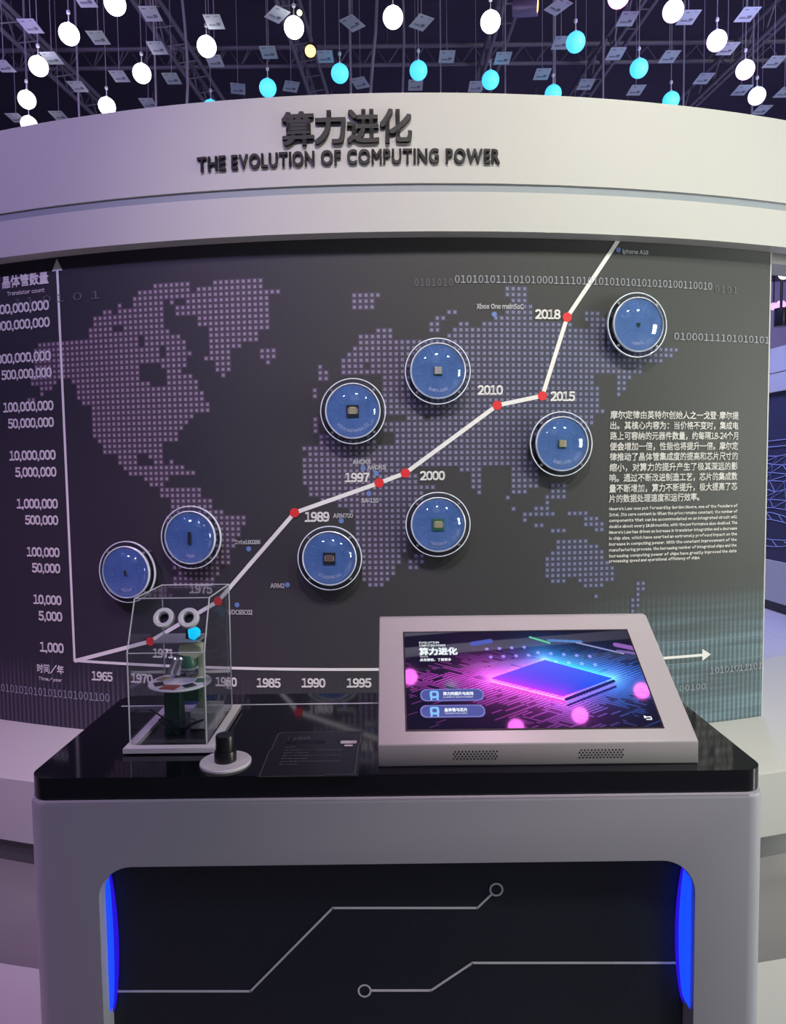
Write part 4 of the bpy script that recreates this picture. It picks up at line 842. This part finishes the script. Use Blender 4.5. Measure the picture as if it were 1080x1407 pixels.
# ------------------------------------------------------------------ steel trusses, cables and stage lamps of the ceiling
def truss(p, q, label, hgt=0.16, group='ceiling trusses'):
    p, q = Vector(p), Vector(q); d = (q-p); L_ = d.length; d.normalize(); up = Vector((0, 0, 1)); sd = d.cross(up).normalized()
    e = thing('ceiling_truss', label, 'truss', p, group)
    bm = bm_new()
    for k in (0, 1): add_tube(bm, [p + up*hgt*k, q + up*hgt*k], 0.018, 8)
    add_tube(bm, [p + sd*0.14 + up*hgt*0.5, q + sd*0.14 + up*hgt*0.5], 0.018, 8)
    obj('chord', bm, M_truss, e, True)
    bm = bm_new(); n = int(L_/0.22)
    for k in range(n):
        a_ = p + d*(L_*k/n); b_ = p + d*(L_*(k+0.5)/n); c_ = p + d*(L_*(k+1)/n)
        add_tube(bm, [a_, b_ + up*hgt, c_], 0.007, 6); add_tube(bm, [a_ + up*hgt*0, b_ + sd*0.14 + up*hgt*0.5], 0.006, 6)
    obj('lacing', bm, M_truss, e)
    for t_ in (0.05, 0.5, 0.95):
        bm = bm_new(); add_tube(bm, [p + d*L_*t_ + up*hgt, Vector((p + d*L_*t_).xy.to_3d()) + up*CEIL], 0.008, 6)
        obj('hanger_rod', bm, M_truss, e)
for p, q, lab in (
    ((-3.15, 3.2, 4.75), (-2.55, 8.0, 4.75), 'dark lattice truss running back at the far left of the ceiling'),
    ((-2.05, 3.2, 4.85), (-1.55, 8.0, 4.85), 'dark lattice truss running back behind the white globes on the left'),
    ((-0.95, 3.2, 4.85), (-0.60, 8.0, 4.85), 'dark lattice truss running back above the amber spotlight'),
    ((0.95, 3.2, 4.85), (0.75, 8.0, 4.85), 'dark lattice truss running back right of the title'),
    ((2.05, 3.2, 4.80), (1.60, 8.0, 4.80), 'dark lattice truss running back behind the blue globes on the right'),
    ((3.20, 3.2, 4.75), (2.60, 8.0, 4.75), 'dark lattice truss running back at the far right of the ceiling'),
    ((-4.2, 6.4, 5.08), (4.2, 6.4, 5.08), 'long dark lattice truss crossing the hall behind all the globes')): truss(p, q, lab)
def cable(pts, r, label):
    bm = bm_new(); add_tube(bm, pts, r, 8); o = obj('hanging_cable', bm, M_cord, None, True); tag(o, label, 'cable', 'cables hanging from the ceiling')
for x, y, r, wob, lab in [(-1.4859, 5.2, 0.01, 0.02, 'wavy grey cable hanging right of the left white globes'), (-0.276, 5.27, 0.009, 0, 'straight grey cable hanging beside the cyan globe over the title'), (-0.1048, 5.34, 0.012, 0.03, 'thick wavy grey cable hanging left of the globe over the title end'), (0.1154, 5.41, 0.009, 0.012, 'grey cable hanging just right of the globe over the title end'), (1.2238, 5.2, 0.01, 0, 'straight grey cable hanging over the half sunk cyan globe'), (-1.727, 5.27, 0.008, 0, 'dark thin cable hanging behind the left group of cards'), (-2.3346, 5.34, 0.008, 0, 'dark thin cable hanging between the two left white globe rows'), (0.4034, 5.41, 0.006, 0, 'thin cable hanging left of the white and cyan globe pair'), (0.8617, 5.2, 0.006, 0, 'thin cable hanging right of the white and cyan globe pair'), (1.6019, 5.27, 0.008, 0, 'thin cable hanging left of the upper right cards'), (2.2303, 5.34, 0.007, 0, 'thin cable hanging right of the top pinkish globe'), (2.7861, 5.41, 0.007, 0, 'thin cable hanging beside the lowest pinkish globe')]:
    pts = [(x + wob*math.sin(k*0.9+x*3), y, 2.9 + (CEIL-2.9)*k/12) for k in range(13)]
    cable(pts, r, lab)
M_amber = mat('amber_lens', (0.4, 0.3, 0.1), 0.3, emit=(1.0, 0.62, 0.16), estr=3.0)
M_pale = mat('pale_lens', (0.4, 0.4, 0.3), 0.3, emit=(0.9, 1.0, 0.55), estr=1.6)
def stage_lamp(name, label, loc, axis, r, ln, lens, body=M_dark):
    e = thing(name, label, 'spotlight', loc)
    z = Vector(axis).normalized(); mt = Matrix.Translation(loc) @ z.to_track_quat('Z', 'Y').to_matrix().to_4x4()
    bm = bm_new(); add_lathe(bm, [(0, -ln/2), (r*0.9, -ln/2), (r, -ln/2+0.01), (r, ln/2), (r*0.88, ln/2), (r*0.86, ln/2-0.012), (0, ln/2-0.012)], 32, mt); obj('barrel', bm, body, e, True)
    bm = bm_new(); add_lathe(bm, [(0, ln/2+0.004), (r*0.5, ln/2+0.001), (r*0.85, ln/2-0.008)], 28, mt); obj('lens', bm, lens, e, True)
    bm = bm_new(); add_tube(bm, [Vector(loc) + Vector((0, 0, r*0.9)), (loc[0], loc[1], CEIL)], 0.008, 8); obj('mounting_rod', bm, M_truss, e)
    return e
stage_lamp('stage_lamp', 'amber glowing spotlight hanging above the title lettering', (-0.5148, 4.7742, 4.25), (0.03, -0.8, -0.6), 0.042, 0.10, M_amber)
stage_lamp('stage_lamp', 'small pale greenish spotlight close above the amber one', (-0.5462, 4.4716, 4.3), (0.02, -0.8, -0.6), 0.020, 0.07, M_pale)
stage_lamp('track_spotlight', 'violet grey cylinder spotlight with amber rim at the top edge', (0.8788, 4.5201, 4.35), (0.96, -0.25, -0.10), 0.056, 0.155, M_amber, mat('spot_violet', (0.20, 0.17, 0.30), 0.4, metal=0.3))

# ------------------------------------------------------------------ the neighbouring exhibit seen past the wall's right end
FX = [(3.56, 8.6), (3.72, 6.79), (3.752, 6.30), (3.76, 5.0)]
def strip(bm, z0, z1, dx0=0.0, dx1=0.30):
    a_ = [[bm.verts.new((x+dx, y, z)) for dx, z in ((dx0, z0), (dx0, z1), (dx1, z1), (dx1, z0))] for x, y in FX]
    for u_, v_ in zip(a_, a_[1:]):
        for i in range(4): bm.faces.new((u_[i], v_[i], v_[(i+1) % 4], u_[(i+1) % 4]))
    bm.faces.new(a_[0][::-1]); bm.faces.new(a_[-1])
far = thing('neighbouring_exhibit', 'blue lit exhibit wall with dark wireframe panel past the right end', 'exhibit wall', (3.9, 6.5, 0))
bm = bm_new(); strip(bm, 2.14, 2.56, -0.03); obj('fascia', bm, M_white, far)
bm = bm_new(); strip(bm, 2.318, 2.324, -0.032, -0.02); obj('fascia_groove', bm, M_toe, far)
bm = bm_new(); strip(bm, 0.50, 2.14); gp = obj('graphic_panel', bm, mat('far_panel', (0.035, 0.04, 0.075), 0.5), far)
bm = bm_new(); strip(bm, 0.10, 0.50, -0.02, 0.5); obj('plinth', bm, M_white, far)
bm = bm_new(); strip(bm, 0.0, 0.10, 0.01, 0.4); obj('toe_kick', bm, M_dark, far)
bm = bm_new(); rr = random.Random(4)
def fp(t, z):        # along the panel face
    y = 7.3 - t; x0, x1 = (FX[0], FX[1]) if y > FX[1][1] else (FX[1], FX[2])
    k = (y - x0[1])/(x1[1]-x0[1]); return (x0[0]+(x1[0]-x0[0])*k - 0.003, y, z)
def fline(a_, b_): add_tube(bm, [fp(*a_), fp(*b_)], 0.0035, 4)
nodes = [(0.2*i + rr.uniform(-0.06, 0.06), 1.02 + 0.085*j + rr.uniform(-0.02, 0.02)) for i in range(6) for j in range(7)]
for i in range(6):
    for j in range(7):
        k = i*7+j
        if j < 6: fline(nodes[k], nodes[k+1])
        if i < 5: fline(nodes[k], nodes[k+7])
        if i < 5 and j < 6: fline(nodes[k], nodes[k+8])
fline((0, 1.66), (1.0, 1.68)); fline((0, 1.60), (1.0, 1.62))
for k in range(18):
    for r_ in (0.10, 0.17):
        fline((0.5+0.55*math.cos(2*PI*k/18), 0.80+r_*math.sin(2*PI*k/18)), (0.5+0.55*math.cos(2*PI*(k+1)/18), 0.80+r_*math.sin(2*PI*(k+1)/18)))
    fline((0.5+0.55*math.cos(2*PI*k/18), 0.80+0.10*math.sin(2*PI*k/18)), (0.5+0.55*math.cos(2*PI*(k+0.5)/18), 0.80+0.17*math.sin(2*PI*(k+0.5)/18)))
obj('wireframe_print', bm, mat('far_lines', (0.30, 0.36, 0.62), 0.6), gp, weld=False)
bm = bm_new(); add_box(bm, 3.2, 6.9, 6.4, 6.95, 3.26, 3.40); o = obj('ceiling_bulkhead', bm, M_dark); o['kind'] = 'structure'
FGM = mat('far_globe_pink', (0.8, 0.5, 0.8), 0.4, emit=(0.95, 0.45, 0.95), estr=1.0)
def small_globe(loc, r, m, label):
    e = thing('small_pendant_globe', label, 'pendant lamp', loc, 'far pink pendant globes')
    bm = bm_new(); bmesh.ops.create_uvsphere(bm, u_segments=20, v_segments=12, radius=r); local_obj('globe', bm, m, e, True)
    bm = bm_new(); add_tube(bm, [(0, 0, r), (0, 0, 3.26-loc[2])], 0.006, 6); local_obj('cord', bm, M_dark, e)
for loc, r, lab in [((3.7215, 6.75, 2.9725), 0.036, 'far pink pendant globe, left one of the pair past the wall'), ((3.8481, 6.85, 3.0087), 0.045, 'far pink pendant globe, larger right one of the pair past the wall'), ((3.821, 6.7, 2.9249), 0.03, 'far pink pendant globe cut by the right picture edge')]: small_globe(loc, r, FGM, lab)
loc = (3.5595, 6.3, 3.1529)
stage_lamp_loc = loc
e = thing('warm_downlight', 'warm glowing lamp at the right edge under the dark ceiling edge', 'ceiling lamp', loc)
bm = bm_new(); bmesh.ops.create_uvsphere(bm, u_segments=16, v_segments=10, radius=0.045); bmesh.ops.translate(bm, verts=bm.verts, vec=loc); obj('bulb', bm, mat('warm_bulb', (0.8, 0.7, 0.5), 0.4, emit=(1.0, 0.80, 0.50), estr=1.6), e, True)
bm = bm_new(); add_tube(bm, [Vector(loc)+Vector((0, 0, 0.043)), (loc[0], loc[1], 3.26)], 0.01, 8); obj('stem', bm, M_dark, e)
loc = (3.6089, 6.42, 2.7964)
e = thing('pendant_downlight', 'black and white cylinder downlight below the pink far globes', 'pendant lamp', loc)
bm = bm_new(); add_lathe(bm, [(0, -0.085), (0.055, -0.085), (0.058, -0.08), (0.058, 0.08), (0, 0.085)], 24, Matrix.Translation(loc)); obj('can', bm, M_dark, e, True)
bm = bm_new()
for k in range(9):
    a0, a1 = R_(-60+k*9), R_(-60+(k+1)*9)
    bm.faces.new([bm.verts.new((loc[0]+0.0595*math.cos(q), loc[1]+0.0595*math.sin(q), loc[2]+z_)) for q, z_ in ((a0, -0.082), (a1, -0.082), (a1, 0.08), (a0, 0.08))])
obj('white_side', bm, M_white, e)
bm = bm_new(); add_tube(bm, [(loc[0], loc[1], loc[2]+0.08), (loc[0], loc[1], 3.26)], 0.012, 8); obj('stem', bm, M_dark, e)
